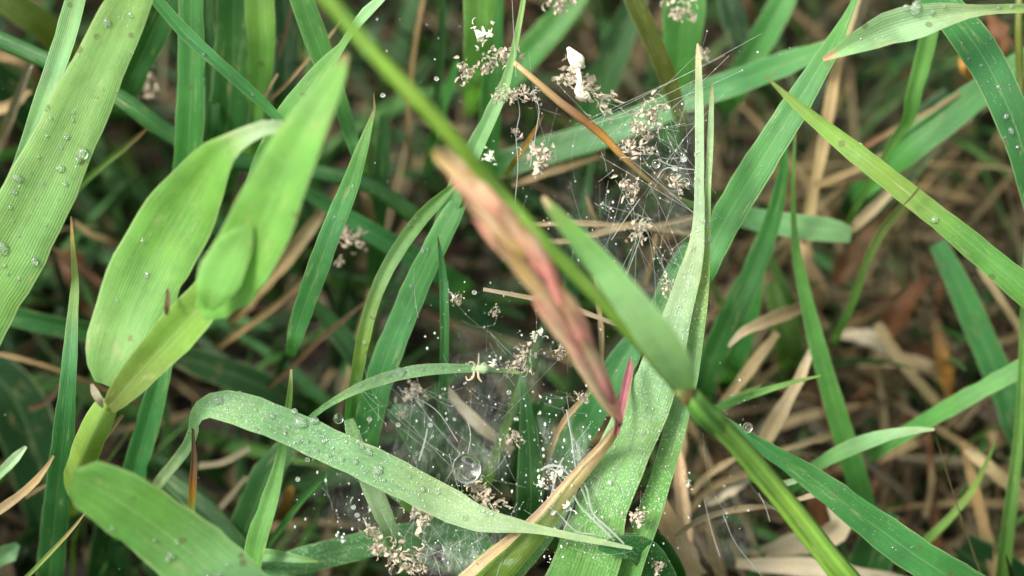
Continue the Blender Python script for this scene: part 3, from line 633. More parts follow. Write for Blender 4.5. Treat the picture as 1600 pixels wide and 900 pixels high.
blade('wide green blade under the curved pale one at the centre', '0:mid .6:teal 1:mid', '728,300,20.6,20 706,335,20.6,32 680,385,20.6,37 653,440,20.7,40 626,505,20.8,42 600,570,20.9,44 580,640,21.2,44 566,710,21.7,38', fold=.12, roll=10, key='green')
blade('slim dark blade with a pointed tip right of the curved pale pair', '0:brown .05:teal 1:dark', '684,370,20.4,2 688,395,20.4,7 692,430,20.5,12 694,480,20.5,14 694,530,20.6,14 693,590,20.8,14 692,660,21.3,16 690,730,22,16')
blade('long pale blade slanting down between the husks at the top centre', '0:sick .3:mint 1:teal', '825,-60,19.9,5 818,0,20,8 810,45,20,9 800,92,20.1,11 788,135,20.2,17 768,178,20.2,23 745,225,20.3,27 722,275,20.4,29 700,330,20.7,30 680,390,21.4,26', fold=.4)
stem('brown orange dry stem slanting through the upper web', '0:straw .15:tan .35:rust .5:gold .62:tan .85:brown 1:leafy', '803,98,20.1,8 835,125,20.1,11 875,160,20.1,13 915,190,20.1,14 945,215,20.15,13 970,242,20.2,10 1000,270,20.3,8 1030,295,20.4,7 1060,312,20.6,10 1095,325,20.8,12', base=False, squash=.7)
blade('tiny orange tipped blade beside the tan husk under the brown stem', '0:rust .4:gold 1:olive', '850,178,20.5,2 838,200,20.5,6 820,228,20.6,8 798,262,20.9,9')
blade('smooth bright green blade rising right of the tall pale spikes', '0:leafy .4:mid 1:mid', '1362,-60,20.2,4 1338,-5,20.3,9 1318,38,20.3,18 1292,85,20.4,30 1262,135,20.45,39 1228,190,20.5,46 1190,250,20.5,50 1152,312,20.6,51 1118,372,20.7,50 1088,440,21,46', fold=.12, roll=5, key='smooth')
blade('arched pale green leaf with a pink tip at the top right', '0:pink .04:mint .5:frost .75:sick 1:sick', '1286,93,19.5,5 1312,80,19.5,20 1345,64,19.5,38 1390,46,19.6,54 1440,32,19.6,52 1485,22,19.7,34 1525,17,19.8,18 1570,14,19.9,15 1625,14,20,15 1700,22,20.6,15', fold=.45, roll=-12, key='arch')
blade('dark green blade with drops crossing the top right corner', '0:mid .4:teal 1:dark', '1410,-80,20.1,38 1455,-15,20.2,48 1500,38,20.2,56 1540,95,20.3,58 1572,160,20.3,55 1598,230,20.4,50 1620,310,20.6,46 1640,400,21,42', fold=.15, roll=-8, mat='wide', key='corner')
blade('long yellow green diagonal blade on the right with a kink across it', '0:olive .1:lime .35:sick .5:leafy 1:leafy', '1195,118,20.6,3 1222,143,20.5,9 1255,172,20.4,18 1312,218,20.3,28 1368,262,20.2,33 1422,305,20.2,34 1482,352,20.2,37 1545,405,20.3,42 1612,462,20.4,46 1690,535,20.8,48 1760,610,21.5,44', fold=-.3, roll=-8, key='diag')
DG = [o for o in SC.objects if o.get('label', '').startswith('long yellow green diagonal blade')][0]
build('crease', 'dark crease across the blade', None, '1440,286,20.05,2 1434,296,20.03,4 1424,308,20.02,4 1410,322,20.05,2', 'olive', mat='straw', parent=DG, base=False, fold=.2)
blade('long dark green blade at the lower right widening to the bottom', '0:mint .1:teal .3:mid 1:teal', '1112,640,20.4,5 1150,668,20.4,12 1200,703,20.4,24 1255,738,20.4,36 1312,780,20.3,46 1370,824,20.3,54 1428,866,20.3,58 1490,905,20.4,60 1570,950,20.9,56', fold=.15, roll=10, mat='wide', key='lower')
blade('spotted narrow upright blade with a brown tip at the left', '0:brown .05:yellow .14:sick .3:teal 1:dark', '111,338,20.6,2 113,375,20.4,6 117,440,20.2,12 113,500,20.1,18 109,560,20,23 104,620,20.1,28 99,680,20.4,34 92,750,20.9,38 84,830,21.4,42 76,920,22,42', fold=.15, roll=5, key='spotted')
blade('short upright green sprout crossed by the dewy curled blade', '0:white .05:sick .3:leafy 1:leafy', '455,577,20.2,3 454,605,20.2,8 450,640,20.3,11 443,690,20.4,14 434,735,20.4,18 420,785,20.4,28 405,830,20.4,33 395,875,20.5,30 388,930,20.9,24', fold=.45, roll=12)
blade('tiny sprout with an orange band and a brown tip at the lower left', '0:brown .3:brown .45:rust .6:gold .75:sick 1:leafy', '300,628,20.1,2 301,660,20.1,4 302,690,20.1,6 303,722,20.1,10 301,755,20.1,12 299,785,20.2,13 296,830,20.6,13', ext=10)
blade('wide blunt green blade at the bottom left, nearest to the lens', '0:leafy .3:leafy .7:mint 1:leafy', '112,748,18.0,30 124,752,18,66 150,762,18.1,88 195,790,18.2,98 250,828,18.4,106 310,876,18.6,112 370,930,18.8,116 440,1000,19.4,112', mat='wide', fold=.12, roll=16, key='blunt', ext=60)
blade('small green curled leaf blob at the bottom left edge', '0:mint 1:dark', '28,850,21.8,8 18,862,21.7,28 -5,872,21.8,30 -40,890,22.3,26')
blade('thin arching green leaf above the dewy curled blade, carrying drops', '0:sick .1:mint .6:mint 1:mid', '812,583,20,3 785,579,20,7 745,576,19.95,12 700,576,19.9,16 650,580,19.9,19 600,592,20,19 560,607,20,15 525,625,20.1,11 495,645,20.3,9 465,672,20.8,8', fold=.35, roll=14, key='arching', mat='mist')
blade('curled dewy blade arching across the lower left, the most wetted one', '0:frost .2:frost .4:mint .75:mint .85:frost 1:moss',
      '988,857,19.9,5 945,848,19.9,9 895,838,19.9,12 845,828,19.9,14 800,820,19.85,24 752,812,19.8,40 700,788,19.8,52 640,757,19.75,56 580,727,19.7,56 520,700,19.7,55 460,672,19.65,54 405,650,19.6,54 360,636,19.6,50 328,634,19.65,40 307,650,19.8,28 303,672,20.1,20 292,698,20.4,18 272,725,20.8,18 250,752,21.2,17 232,785,21.8,15', fold=.3, roll=10, mat='mist', key='curled')
blade('short pale strip hanging from the dewy curled blade', '0:mint .5:frost 1:teal', '545,655,20.3,16 558,700,20.3,26 575,745,20.3,32 593,790,20.4,30 612,835,20.6,24 625,870,21,18', mat='mist', fold=.1)
blade('pale green blade end at the bottom with web across, slanting up right', '0:mint 1:leafy', '905,748,20.3,10 880,790,20.3,24 850,835,20.4,34 810,880,20.5,40 770,930,20.9,40', mat='mist')
blade('small lit leaf piece behind the lower edge of the dewy curled blade', 'leafy', '608,765,20.9,14 635,775,20.9,34 660,795,21,30 690,810,21.4,20')

# big dewy blade with its split right half: one plant
bp = root('split_grass_leaf', 'tall split leaf with two pale spike tips, thick with dew, right of centre', 'grass leaf', (895, 960, 20.6))
build('leaf_blade', None, None, '1090,68,19.9,3 1091,85,19.9,8 1092,130,19.9,12 1093,200,19.9,14 1093,280,19.9,15 1092,340,19.9,18 1087,390,19.9,26 1074,440,19.9,38 1056,500,19.9,46 1032,575,19.9,66 998,655,19.95,80 968,720,20,82 938,800,20.1,84 918,875,20.2,104 890,950,20.5,106 860,1040,21.3,96',
      '0:white .06:frost .3:frost .5:mint .75:leafy 1:mint', mat='mist', parent=bp, fold=.16, roll=6, key='hero')
build('leaf_blade', None, None, '1113,130,19.95,2 1112,155,19.95,7 1110,220,19.95,10 1106,300,19.95,10 1105,370,20,11 1101,430,20,16 1090,500,20,26 1076,580,20.05,32 1060,650,20.1,34 1038,730,20.15,34 1012,810,20.2,38 980,890,20.3,46 955,970,20.6,48 930,1050,21.3,44',
      '0:tan .04:frost .3:sick .45:mint .6:leafy 1:leafy', mat='mist', parent=bp, fold=.3, roll=6, key='hero2')

# folded leaf shoot at the left
sh = root('folded_grass_shoot', 'folded bright green leaf shoot left of centre with twisted pale top', 'grass shoot', (100, 800, 23.5))
build('leaf', None, None, '462,202,18.3,8 440,197,18.2,18 412,200,18.2,24 385,212,18.3,30 360,228,18.4,40 335,252,18.6,64 306,296,18.8,94 268,358,19,116 228,432,19.1,118 196,505,19.2,108 178,550,19.2,92 166,580,19.3,66 160,600,19.4,26',
      '0:frost .14:frost .24:bright .6:bright .9:pale', mat='wide', parent=sh, base=False, fold=.22, roll=4, key='folded')
build('leaf', None, None, '542,84,17.0,8 530,108,17.0,26 508,150,17.05,46 482,195,17.1,64 455,245,17.25,80 430,300,17.4,92 405,355,17.6,100 378,405,17.85,102 352,445,18.1,92 328,472,18.3,62 312,488,18.5,26',
      '0:tan .05:bright .5:bright 1:bright', mat='wide', parent=sh, base=False, fold=.2, roll=16, key='folded2')
build('leaf_fold', 'pale rounded fold', None, '392,352,17.6,10 378,372,17.66,40 358,402,17.74,64 342,434,17.8,68 331,462,17.84,52 325,484,17.95,16', '0:bright .5:bright 1:bright', mat='wide', parent=sh, base=False, fold=.12, roll=10)
build('sheath', 'yellow green sheath', None, '368,400,18.5,18 345,432,18.7,44 315,475,18.8,62 282,512,18.9,66 245,552,19,60 212,588,19.1,52 186,618,19.2,38 170,636,19.3,24',
      '0:lime .5:lime 1:olive', mat='wide', parent=sh, base=False, fold=.3, roll=8)
build('stalk', None, None, '170,628,19.5,30 155,655,19.6,42 138,690,19.8,46 122,735,20.4,44 108,790,21.6,40', 'sick', mat='wide', parent=sh, base=True, ext=20, fold=-.6, roll=0)
build('ligule', 'whitish pink ligule', None, '143,600,19.25,4 148,612,19.25,11 155,625,19.27,12 161,637,19.35,3', 'white', mat='straw', parent=sh, base=False, fold=.2, wave=.2)
build('brown_scar', 'small brown scar', None, '262,452,18.75,4 262,466,18.7,8 261,480,18.7,9 260,492,18.8,5', '0:brown 1:tan', mat='straw', parent=sh, base=False)

# flowering culm crossing the whole picture, out of focus
fc = root('flowering_culm', 'long yellow green stem crossing the picture from top left to bottom right', 'grass stem', (1420, 1040, 19.6))
build('stem', None, None, '425,-110,15.6,23 490,-30,15.6,24 545,38,15.7,24 602,102,15.8,24 662,165,15.95,24 722,232,16.2,24 780,300,16.6,24 835,362,16.75,23 890,418,17,22 950,480,17.3,23 1010,545,17.6,24 1068,610,18,26',
      '0:lime .6:lime 1:moss', mat='stem', parent=fc, base=False, tube=True, squash=.8)
build('stem', 'striped green and yellow lower stem', None, '1070,612,18,29 1100,642,18.15,32 1140,682,18.4,34 1190,740,18.7,36 1245,808,18.9,37 1300,878,19.1,39 1360,950,19.5,40 1430,1040,20.4,40', '0:moss .3:lime 1:lime', mat='stripe', parent=fc, base=True, ext=60, tube=True, squash=.6)
build('node', 'brown joint', None, '1062,603,17.95,26 1068,610,17.95,32 1074,617,17.98,32 1080,624,18.05,26', '0:moss .5:brown 1:moss', mat='stem', parent=fc, base=False, tube=True)
build('leaf', 'blurred short leaf', None, '848,308,17.3,6 862,326,17.25,16 888,356,17.2,28 925,398,17.15,38 968,450,17.15,48 1010,505,17.2,56 1042,552,17.35,58 1062,588,17.6,46 1072,610,17.9,24',
      '0:sand .06:sick .2:leafy .5:mint 1:mint', mat='leaf', parent=fc, base=False, fold=.2, roll=18)
build('sheath', 'green sheath below the joint', None, '1074,616,17.92,30 1088,632,17.95,35 1110,655,18.1,36 1132,676,18.3,34', '0:leafy 1:moss', mat='stripe', parent=fc, base=False, fold=-.7, roll=0)

# pink flower head on its own yellow orange stalk
fh = root('flower_head', 'blurred pink and straw coloured flower head on a yellow orange stalk', 'grass flower', (740, 960, 21))
build('stalk', 'orange edged yellow stalk', None, '968,655,19.3,10 958,680,19.6,13 940,702,19.8,17 915,732,19.9,20 888,765,19.95,24 860,800,20,32 825,840,20.05,46 785,878,20.15,56 740,920,20.5,62 690,970,21,60',
      '0:plum .08:tan .2:sand .5:sick .75:sick 1:leafy', mat='leaf', parent=fh, base=True, ext=30, fold=-.5, roll=0)
build('sheath_edge', 'orange dry edge of the stalk', None, '958,668,19.45,3 935,696,19.7,5 905,728,19.85,6 875,763,19.88,8 843,800,19.9,11 805,835,19.92,14 765,868,20,16 722,906,20.2,14', '0:straw .4:sand .7:straw 1:sand', mat='straw', parent=fh, base=False, fold=.3, rough=.3)
build('collar', 'purple collar', None, '985,560,19.7,4 983,575,19.7,10 978,600,19.6,13 972,630,19.5,12 967,655,19.4,10 962,680,19.5,6', 'plum', mat='glume', parent=fh, base=False, fold=.5)
build('collar', None, None, '990,573,19.9,2 984,600,19.9,5 976,640,19.8,5 966,680,19.8,3', 'straw', mat='straw', parent=fh, base=False)
axis = [(968, 662, 18.5), (945, 612, 18.1), (918, 560, 17.7), (885, 498, 17.35), (850, 438, 17.05), (810, 380, 16.8), (768, 325, 16.6), (722, 272, 16.5), (680, 230, 16.45)]
def ax(t):
    f = t * (len(axis) - 1); i = min(int(f), len(axis) - 2); k = f - i
    return [a + (b - a) * k for a, b in zip(axis[i], axis[i + 1])]
build('rachis', None, None, ' '.join(f'{x},{y},{d+.12},{w}' for (x, y, d), w in zip(axis, (10, 14, 16, 15, 14, 13, 11, 8, 4))), '0:plum .3:pink 1:brown', mat='stem', parent=fh, base=False, tube=True)
rg = random.Random(5)
CS = ['0:pink .4:pink .8:sand 1:gold', '0:sand .5:sand 1:pink', '0:plum .3:pink .7:sand 1:tan', '0:pink .5:sand 1:yellow', '0:pink .3:plum .6:pink 1:sand', '0:yellow .5:sand 1:rust']
NG = 22
for k in range(NG):                           # overlapping florets, tips up and to the left, from foot to top
    t0 = .0 + .72 * k / (NG - 1); t1 = min(t0 + rg.uniform(.24, .32), 1.02); side = -1 if k % 2 else 1
    fat = min(1, .45 + t0 * 2.2) * (1 - max(0, t0 - .45) * 2.0)
    tip = side * rg.uniform(18, 33) * fat * (1.15 if side < 0 else .75); w = rg.uniform(21, 29) * min(1, .35 + fat * .7)
    rows = []
    for j in range(8):
        q = j / 7; tt = t0 + (t1 - t0) * q; x, y, d = ax(min(tt, 1.0)); off = side * 4 + (tip - side * 4) * q ** 0.8 - side * 5 * q ** 4
        ww = max(2.0, w * (math.sin(math.pi * min(1, q * .88 + .09)) ** .75)) * (.35 if q == 1 else 1)
        rows.append((x + off * .75, y - off * .66, d - .05 - .09 * ((k * 7) % 5) / 4 + .12 * abs(off) / 30 - .1 * q, ww))
    rows.reverse(); cs = CS[k % len(CS)]
    cs2 = ' '.join(f'{1-float(a.split(":")[0]):.2f}:{a.split(":")[1]}' for a in reversed(cs.split()))
    build('glume', None, None, ' '.join(','.join(f'{v:.3f}' for v in r) for r in rows), cs2, mat='glume', parent=fh, base=False, fold=-.55, roll=6 - 7 * side)

# ------------------------------------------------------------------ dew drops
def drop_mesh(name, flat=0.72, sub=3):
    bm = bmesh.new(); bmesh.ops.create_icosphere(bm, subdivisions=sub, radius=1)
    for v in bm.verts:
        v.co.z = v.co.z * flat if v.co.z > 0 else v.co.z * 0.35
    me = bpy.data.meshes.new(name); bm.to_mesh(me); bm.free()
    me.polygons.foreach_set('use_smooth', [True] * len(me.polygons)); me.materials.append(M_WATER); return me
DROP = [drop_mesh('dew_drop', .85), drop_mesh('dew_drop_flat', .7), drop_mesh('dew_drop_round', .95)]
def hit(key, x, y):
    d = (P(x, y, 20) - CAM).normalized()
    loc, nrm, _, _ = BVH[key].ray_cast(CAM, d)
    if loc is None: return None
    if nrm.dot(d) > 0: nrm = -nrm
    return loc, nrm
def drop(key, x, y, r_px, label, group, round_=False):
    h = hit(key, x, y)
    if h is None: return None
    loc, nrm = h; dist = (loc - CAM).dot(F); r = r_px * dist / FPX
    o = bpy.data.objects.new('dew_drop', DROP[2] if round_ else random.choice(DROP[:2])); COL.objects.link(o)
    o.location = loc + nrm * r * 0.12; o.rotation_mode = 'QUATERNION'
    o.rotation_quaternion = nrm.to_track_quat('Z', 'Y'); o.rotation_quaternion = o.rotation_quaternion @ Matrix.Rotation(ru(0, 3), 3, 'Z').to_quaternion(); r *= .88 if r_px < 8 else 1; o.scale = (r * ru(.8, 1.35), r * ru(.8, 1.05), r * ru(.75, 1.05))
    tag(o, label, 'dew drop', group); return o
G1 = ('small dew drop on the broad pale blade', 'small dew drops on the broad pale blade')
for x, y, r in ((204, 24, 4.5), (186, 26, 2.5), (123, 86, 4), (206, 82, 4), (114, 175, 3), (113, 187, 4), (78, 184, 4), (73, 212, 4), (104, 214, 5), (95, 230, 3.5),
                (66, 286, 3.5), (102, 288, 4.5), (23, 300, 5), (52, 310, 3), (15, 324, 4), (90, 312, 3), (71, 351, 4), (30, 368, 3), (29, 435, 4), (12, 428, 4), (7, 415, 5),
                (60, 245, 3), (135, 168, 2.5), (40, 395, 3), (20, 345, 3), (140, 90, 2.5), (160, 140, 2.5), (48, 270, 2.5)):
    drop('broad', x, y, r, *G1)
drop('broad', 167, 35, 7, 'egg shaped drop highest up on the broad pale blade', None)
drop('broad', 129, 240, 9, 'largest dew drop on the right edge of the broad pale blade', None, True)
drop('broad', 122, 250, 6, 'dew drop touching the largest one on the broad pale blade', None)
drop('broad', 94, 263, 6.5, 'round dew drop below and left of the largest pair on the broad pale blade', None, True)
drop('broad', 28, 278, 7, 'elongated dew drop near the left border of the broad pale blade', None)
drop('broad', 54, 408, 7, 'round dew drop near the bottom right edge of the broad pale blade', None, True)
drop('broad', 4, 388, 10, 'smeared patch of water at the lower left of the broad pale blade', None)
G2 = ('small dew drop on the crossing green blades at the top left', 'small dew drops on the top left blades')
for x, y, r in ((318, 85, 4), (300, 60, 2.5), (360, 118, 3), (395, 148, 3)): drop('cross', x, y, r, *G2)
G3 = ('small dew drop on the folded bright leaf', 'dew drops on the folded leaf')
for x, y, r in ((223, 376, 5), (183, 470, 4), (230, 430, 5), (260, 540, 3)): drop('folded', x, y, r, *G3)
drop('folded2', 382, 412, 10, 'blurred round drop on the lower part of the folded leaf', None, True)
G4 = ('small dew drop on the curled dewy blade', 'small dew drops on the curled dewy blade')
for x, y, r in ((345, 628, 6), (375, 614, 4), (375, 650, 4), (413, 622, 5), (425, 650, 6), (435, 665, 4), (445, 677, 4), (450, 668, 4), (500, 680, 4), (520, 700, 4), (512, 712, 6), (533, 718, 6), (565, 699, 5),
                (577, 706, 6), (560, 690, 4), (590, 737, 7), (594, 732, 5), (660, 728, 6), (645, 725, 4), (612, 700, 4), (540, 690, 4), (495, 705, 4), (480, 690, 4), (600, 750, 4), (640, 745, 3), (555, 722, 5),
                (505, 690, 5), (480, 705, 3), (570, 740, 4), (625, 730, 3), (400, 640, 4), (390, 628, 3), (355, 640, 3), (684, 770, 4), (466, 690, 5), (530, 735, 4)):
    drop('curled', x, y, r, *G4)
drop('curled', 469, 660, 10, 'largest round drop on the curled dewy blade', None, True)
drop('curled', 460, 643, 6, 'drop just above the largest one on the curled dewy blade', None)
drop('curled', 491, 658, 7, 'drop just right of the largest one on the curled dewy blade', None)
drop('curled', 340, 626, 8, 'drop on the bend of the curled dewy blade at its left end', None, True)
drop('curled', 660, 765, 6, 'drop added for a highlight smear on the curled dewy blade near its right end', None)  # this drop stands in for a smear of highlight on the blade
G5 = ('dew drop on the thin arching leaf', 'dew drops on the thin arching leaf')
for x, y, r in ((564, 602, 4), (586, 593, 6), (608, 586, 5), (632, 580, 4), (515, 630, 3), (660, 578, 4), (690, 574, 3)): drop('arching', x, y, r, *G5)
drop('arching', 625, 582, 9, 'largest drop on the thin arching leaf', None, True)
G6 = ('small dew drop on the tall split leaf right of centre', 'dew drops on the tall split leaf')
for x, y, r in ((1090, 283, 5), (1098, 345, 5), (1083, 388, 4), (1004, 675, 6), (960, 700, 4), (1010, 632, 4), (960, 733, 5), (950, 780, 4), (965, 800, 4), (1020, 640, 3), (985, 700, 3), (940, 760, 4),
                (972, 760, 3), (1035, 600, 3), (930, 800, 4), (1050, 540, 3), (1065, 480, 3), (1087, 240, 3), (980, 640, 3), (955, 840, 3), (925, 850, 4), (1000, 610, 4), (990, 735, 3)):
    drop('hero', x, y, r, *G6)
for x, y, r in ((1101, 352, 6), (1106, 375, 6), (1104, 330, 4), (1101, 250, 3), (1050, 680, 3), (1040, 730, 3)): drop('hero2', x, y, r, *G6)
G7 = ('dew drop on the blades at the top right corner', 'dew drops on the top right blades')
for x, y, r in ((1430, 12, 9), (1415, 12, 6), (1455, 18, 6), (1475, 10, 4), (1380, 57, 3), (1560, 12, 4), (1580, 10, 4)): drop('arch', x, y, r, *G7)
for x, y, r in ((1513, 92, 3), (1533, 102, 4), (1560, 136, 5), (1572, 182, 6), (1580, 205, 6), (1548, 60, 3), (1590, 230, 4), (1570, 215, 3)): drop('corner', x, y, r, *G7)
drop('diag', 1460, 343, 7, 'single pale drop on the long yellow green diagonal blade', None, True)
G8 = ('tiny drop on the long yellow green diagonal blade', 'tiny drops on the diagonal blade')
for x, y, r in ((1343, 243, 3), (1500, 355, 3), (1345, 225, 3)): drop('diag', x, y, r, *G8)
G9 = ('small drop on the blunt wide blade at the bottom left', 'drops on the blunt wide blade')
for x, y, r in ((176, 826, 4.5), (242, 844, 4), (277, 848, 4), (267, 868, 6), (262, 875, 5), (325, 897, 4), (343, 898, 4), (355, 882, 4), (300, 865, 3)): drop('blunt', x, y, r, *G9)
G10 = ('tiny drop on the green blades beside the flower head', 'tiny drops on the upright green blades')
for k_, x, y, r in (('tipped', 523, 340, 4), ('tipped', 551, 291, 3), ('green', 660, 392, 4), ('green', 668, 389, 4), ('green', 643, 447, 4), ('curved', 650, 341, 4), ('curved', 640, 353, 4), ('green', 640, 500, 3), ('curved', 570, 535, 5),
                    ('smooth', 1190, 260, 3), ('lower', 1395, 855, 3), ('lower', 1300, 770, 3), ('lower', 1320, 765, 3), ('lower', 1425, 855, 3)):
    drop(k_, x, y, r, *G10)

# fine dew on the wetted blades: beads of a pixel or two
def bead_cloud(name, items, mat, label, sub=1):
    bm = bmesh.new(); bmesh.ops.create_icosphere(bm, subdivisions=sub, radius=1)
    bv = [v.co.copy() for v in bm.verts]; bf = [tuple(v.index for v in f.verts) for f in bm.faces]; bm.free()
    V, Fc = [], []
    for p, r, st in items:
        o0 = len(V)
        for c in bv: V.append(p + Vector((c.x * r, c.y * r * st, c.z * r)))
        Fc += [tuple(i + o0 for i in f) for f in bf]
    o = add(name, make_mesh(name, V, Fc), mat); tag(o, label, kind='stuff'); return o
def fine_dew(key, path, n, label, rmin=.5, rmax=1.7, side=1.0):
    pts = [tuple(float(q) for q in s.split(',')) for s in path.split()]
    it = []
    for _ in range(n):
        i = random.randrange(len(pts) - 1); k = rnd()
        x = pts[i][0] + (pts[i + 1][0] - pts[i][0]) * k; y = pts[i][1] + (pts[i + 1][1] - pts[i][1]) * k; w = pts[i][2]
        dx, dy = pts[i + 1][0] - pts[i][0], pts[i + 1][1] - pts[i][1]; l = math.hypot(dx, dy)
        o_ = (rnd() ** .7 * random.choice((-1, 1))) * w * .5
        h = hit(key, x - dy / l * o_, y + dx / l * o_)
        if h: r = (rmin + (rmax - rmin) * rnd() ** 2.5) * .85 * 20 * .01 / FPX * (1.6 if rnd() < .06 else 1); it.append((h[0] + h[1] * r * .5, r, 1))
    if it: bead_cloud('fine_dew', it, M_BEAD, label)
fine_dew('curled', '330,630,40 400,645,52 480,682,54 560,715,54 640,757,54 720,798,46 790,818,24', 700, 'fine beads of dew over the curled dewy blade')
fine_dew('hero', '1092,200,12 1090,350,16 1060,490,44 1036,575,66 1003,655,84 975,720,88 946,800,92 920,870,96', 900, 'fine beads of dew over the tall split leaf')
fine_dew('hero2', '1106,300,10 1101,430,14 1090,500,24 1055,650,36 1032,730,38 990,860,40', 220, 'fine beads of dew on the right half of the tall split leaf')
fine_dew('broad', '200,0,60 150,110,76 98,225,90 36,350,100', 110, 'scattered fine dew on the broad pale blade', .5, 1.2)
fine_dew('arching', '790,580,8 700,576,14 600,592,16 500,640,8', 60, 'fine dew on the thin arching leaf', .5, 1.2)
fine_dew('corner', '1500,38,50 1572,160,50', 40, 'fine dew on the dark green top right blade', .5, 1.2)
fine_dew('lower', '1200,703,20 1312,780,40 1428,866,50', 60, 'fine dew on the long lower right blade', .5, 1.1)
fine_dew('arch', '1320,78,20 1390,46,40 1470,24,40 1590,14,14', 60, 'fine dew on the arched top right leaf', .5, 1.2)

# ------------------------------------------------------------------ spider webs
def thread_mesh(name, lines, parent, mat=M_SILK):
    V, Fc = [], []
    for pts, r in lines:
        n = len(pts)
        for i, p in enumerate(pts):
            T = (pts[min(i + 1, n - 1)] - pts[max(i - 1, 0)]).normalized(); a = T.cross(F).normalized(); b = T.cross(a)
            for k in range(3):
                an = k * 2.094; V.append(p + (a * math.cos(an) + b * math.sin(an)) * r - parent.location)
        o0 = len(V) - n * 3
        for i in range(n - 1):
            for k in range(3):
                Fc.append((o0 + i * 3 + k, o0 + i * 3 + (k + 1) % 3, o0 + (i + 1) * 3 + (k + 1) % 3, o0 + (i + 1) * 3 + k))
    o = add(name, make_mesh(name, V, Fc), mat, parent, (0, 0, 0)); o['kind'] = 'stuff'; return o
def line(a, b, sag=.02, n=7, jit=0.0):
    A, B = P(*a), P(*b); L_ = (B - A).length; out = []
    wob = Vector((ru(-1, 1), ru(-1, 1), ru(-1, 1))) * jit * L_
    for i in range(n + 1):
        t = i / n; p = A.lerp(B, t) + Vector((0, 0, -1)) * sag * L_ * 4 * t * (1 - t) + wob * math.sin(t * math.pi); out.append(p)
    return out
PXR = 0.2 / FPX
def silk_sheet_material():
    m = bpy.data.materials.new('silk_sheet'); m.use_nodes = True; t = m.node_tree; L = t.links.new; pr = t.nodes['Principled BSDF']
    pr.inputs['Base Color'].default_value = (.78, .82, .77, 1); pr.inputs['Roughness'].default_value = .6
    tc = N(t, 'ShaderNodeTexCoord')
    a = N(t, 'ShaderNodeTexNoise', i_Scale=330.0, i_Detail=7.0, i_Roughness=.75, i_Distortion=.9); L(tc.outputs['Object'], a.inputs['Vector'])
    uv = N(t, 'ShaderNodeUVMap', uv_map='UVMap'); mp = N(t, 'ShaderNodeMapping'); mp.inputs['Scale'].default_value = (46, 5, 1); L(uv.outputs[0], mp.inputs[0])
    b = N(t, 'ShaderNodeTexNoise', i_Scale=1.0, i_Detail=6.0, i_Roughness=.75, i_Distortion=.4); L(mp.outputs[0], b.inputs['Vector'])
    s1 = math_(t, 'MULTIPLY', math_(t, 'SUBTRACT', a.outputs[0], .42, clamp=True), 2.4, clamp=True)
    s2 = math_(t, 'MULTIPLY', math_(t, 'SUBTRACT', b.outputs[0], .45, clamp=True), 3.0, clamp=True)
    at = N(t, 'ShaderNodeAttribute', attribute_name='Col').outputs['Fac']
    al = math_(t, 'MULTIPLY', math_(t, 'MULTIPLY', math_(t, 'ADD', s1, .12), math_(t, 'ADD', s2, .25)), at)
    L(math_(t, 'MULTIPLY', al, .36), pr.inputs['Alpha'])
    out = t.nodes['Material Output']; return m
M_SHEET = silk_sheet_material()
def silk_sheet(parent, corners, dens, seed):
    # corners: four (x, y, d); density fades to the rim
    V, Fc, C, UV = [], [], [], []; n = 18
    for i in range(n + 1):
        for j in range(n + 1):
            a, b = i / n, j / n
            q = [(corners[0][k] * (1 - a) + corners[1][k] * a) * (1 - b) + (corners[3][k] * (1 - a) + corners[2][k] * a) * b for k in range(3)]
            nz_ = noise.noise(Vector((a * 4, b * 4, seed))); 
            p = P(q[0] + nz_ * 10, q[1] + 8 * noise.noise(Vector((a * 5, b * 5, seed + 9))), q[2] + .18 * nz_ + .25 * math.sin(a * math.pi) * math.sin(b * math.pi))
            V.append(p - parent.location); f = dens * min(1, 5 * min(a, 1 - a, b, 1 - b) + .0) ; C.append((f, f, f)); UV.append((a, b))
    for i in range(n):
        for j in range(n): k = i * (n + 1) + j; Fc.append((k, k + 1, k + n + 2, k + n + 1))
    o = add('silk_sheet', make_mesh('silk_sheet', V, Fc, C, UV), M_SHEET, parent, (0, 0, 0))
    return o
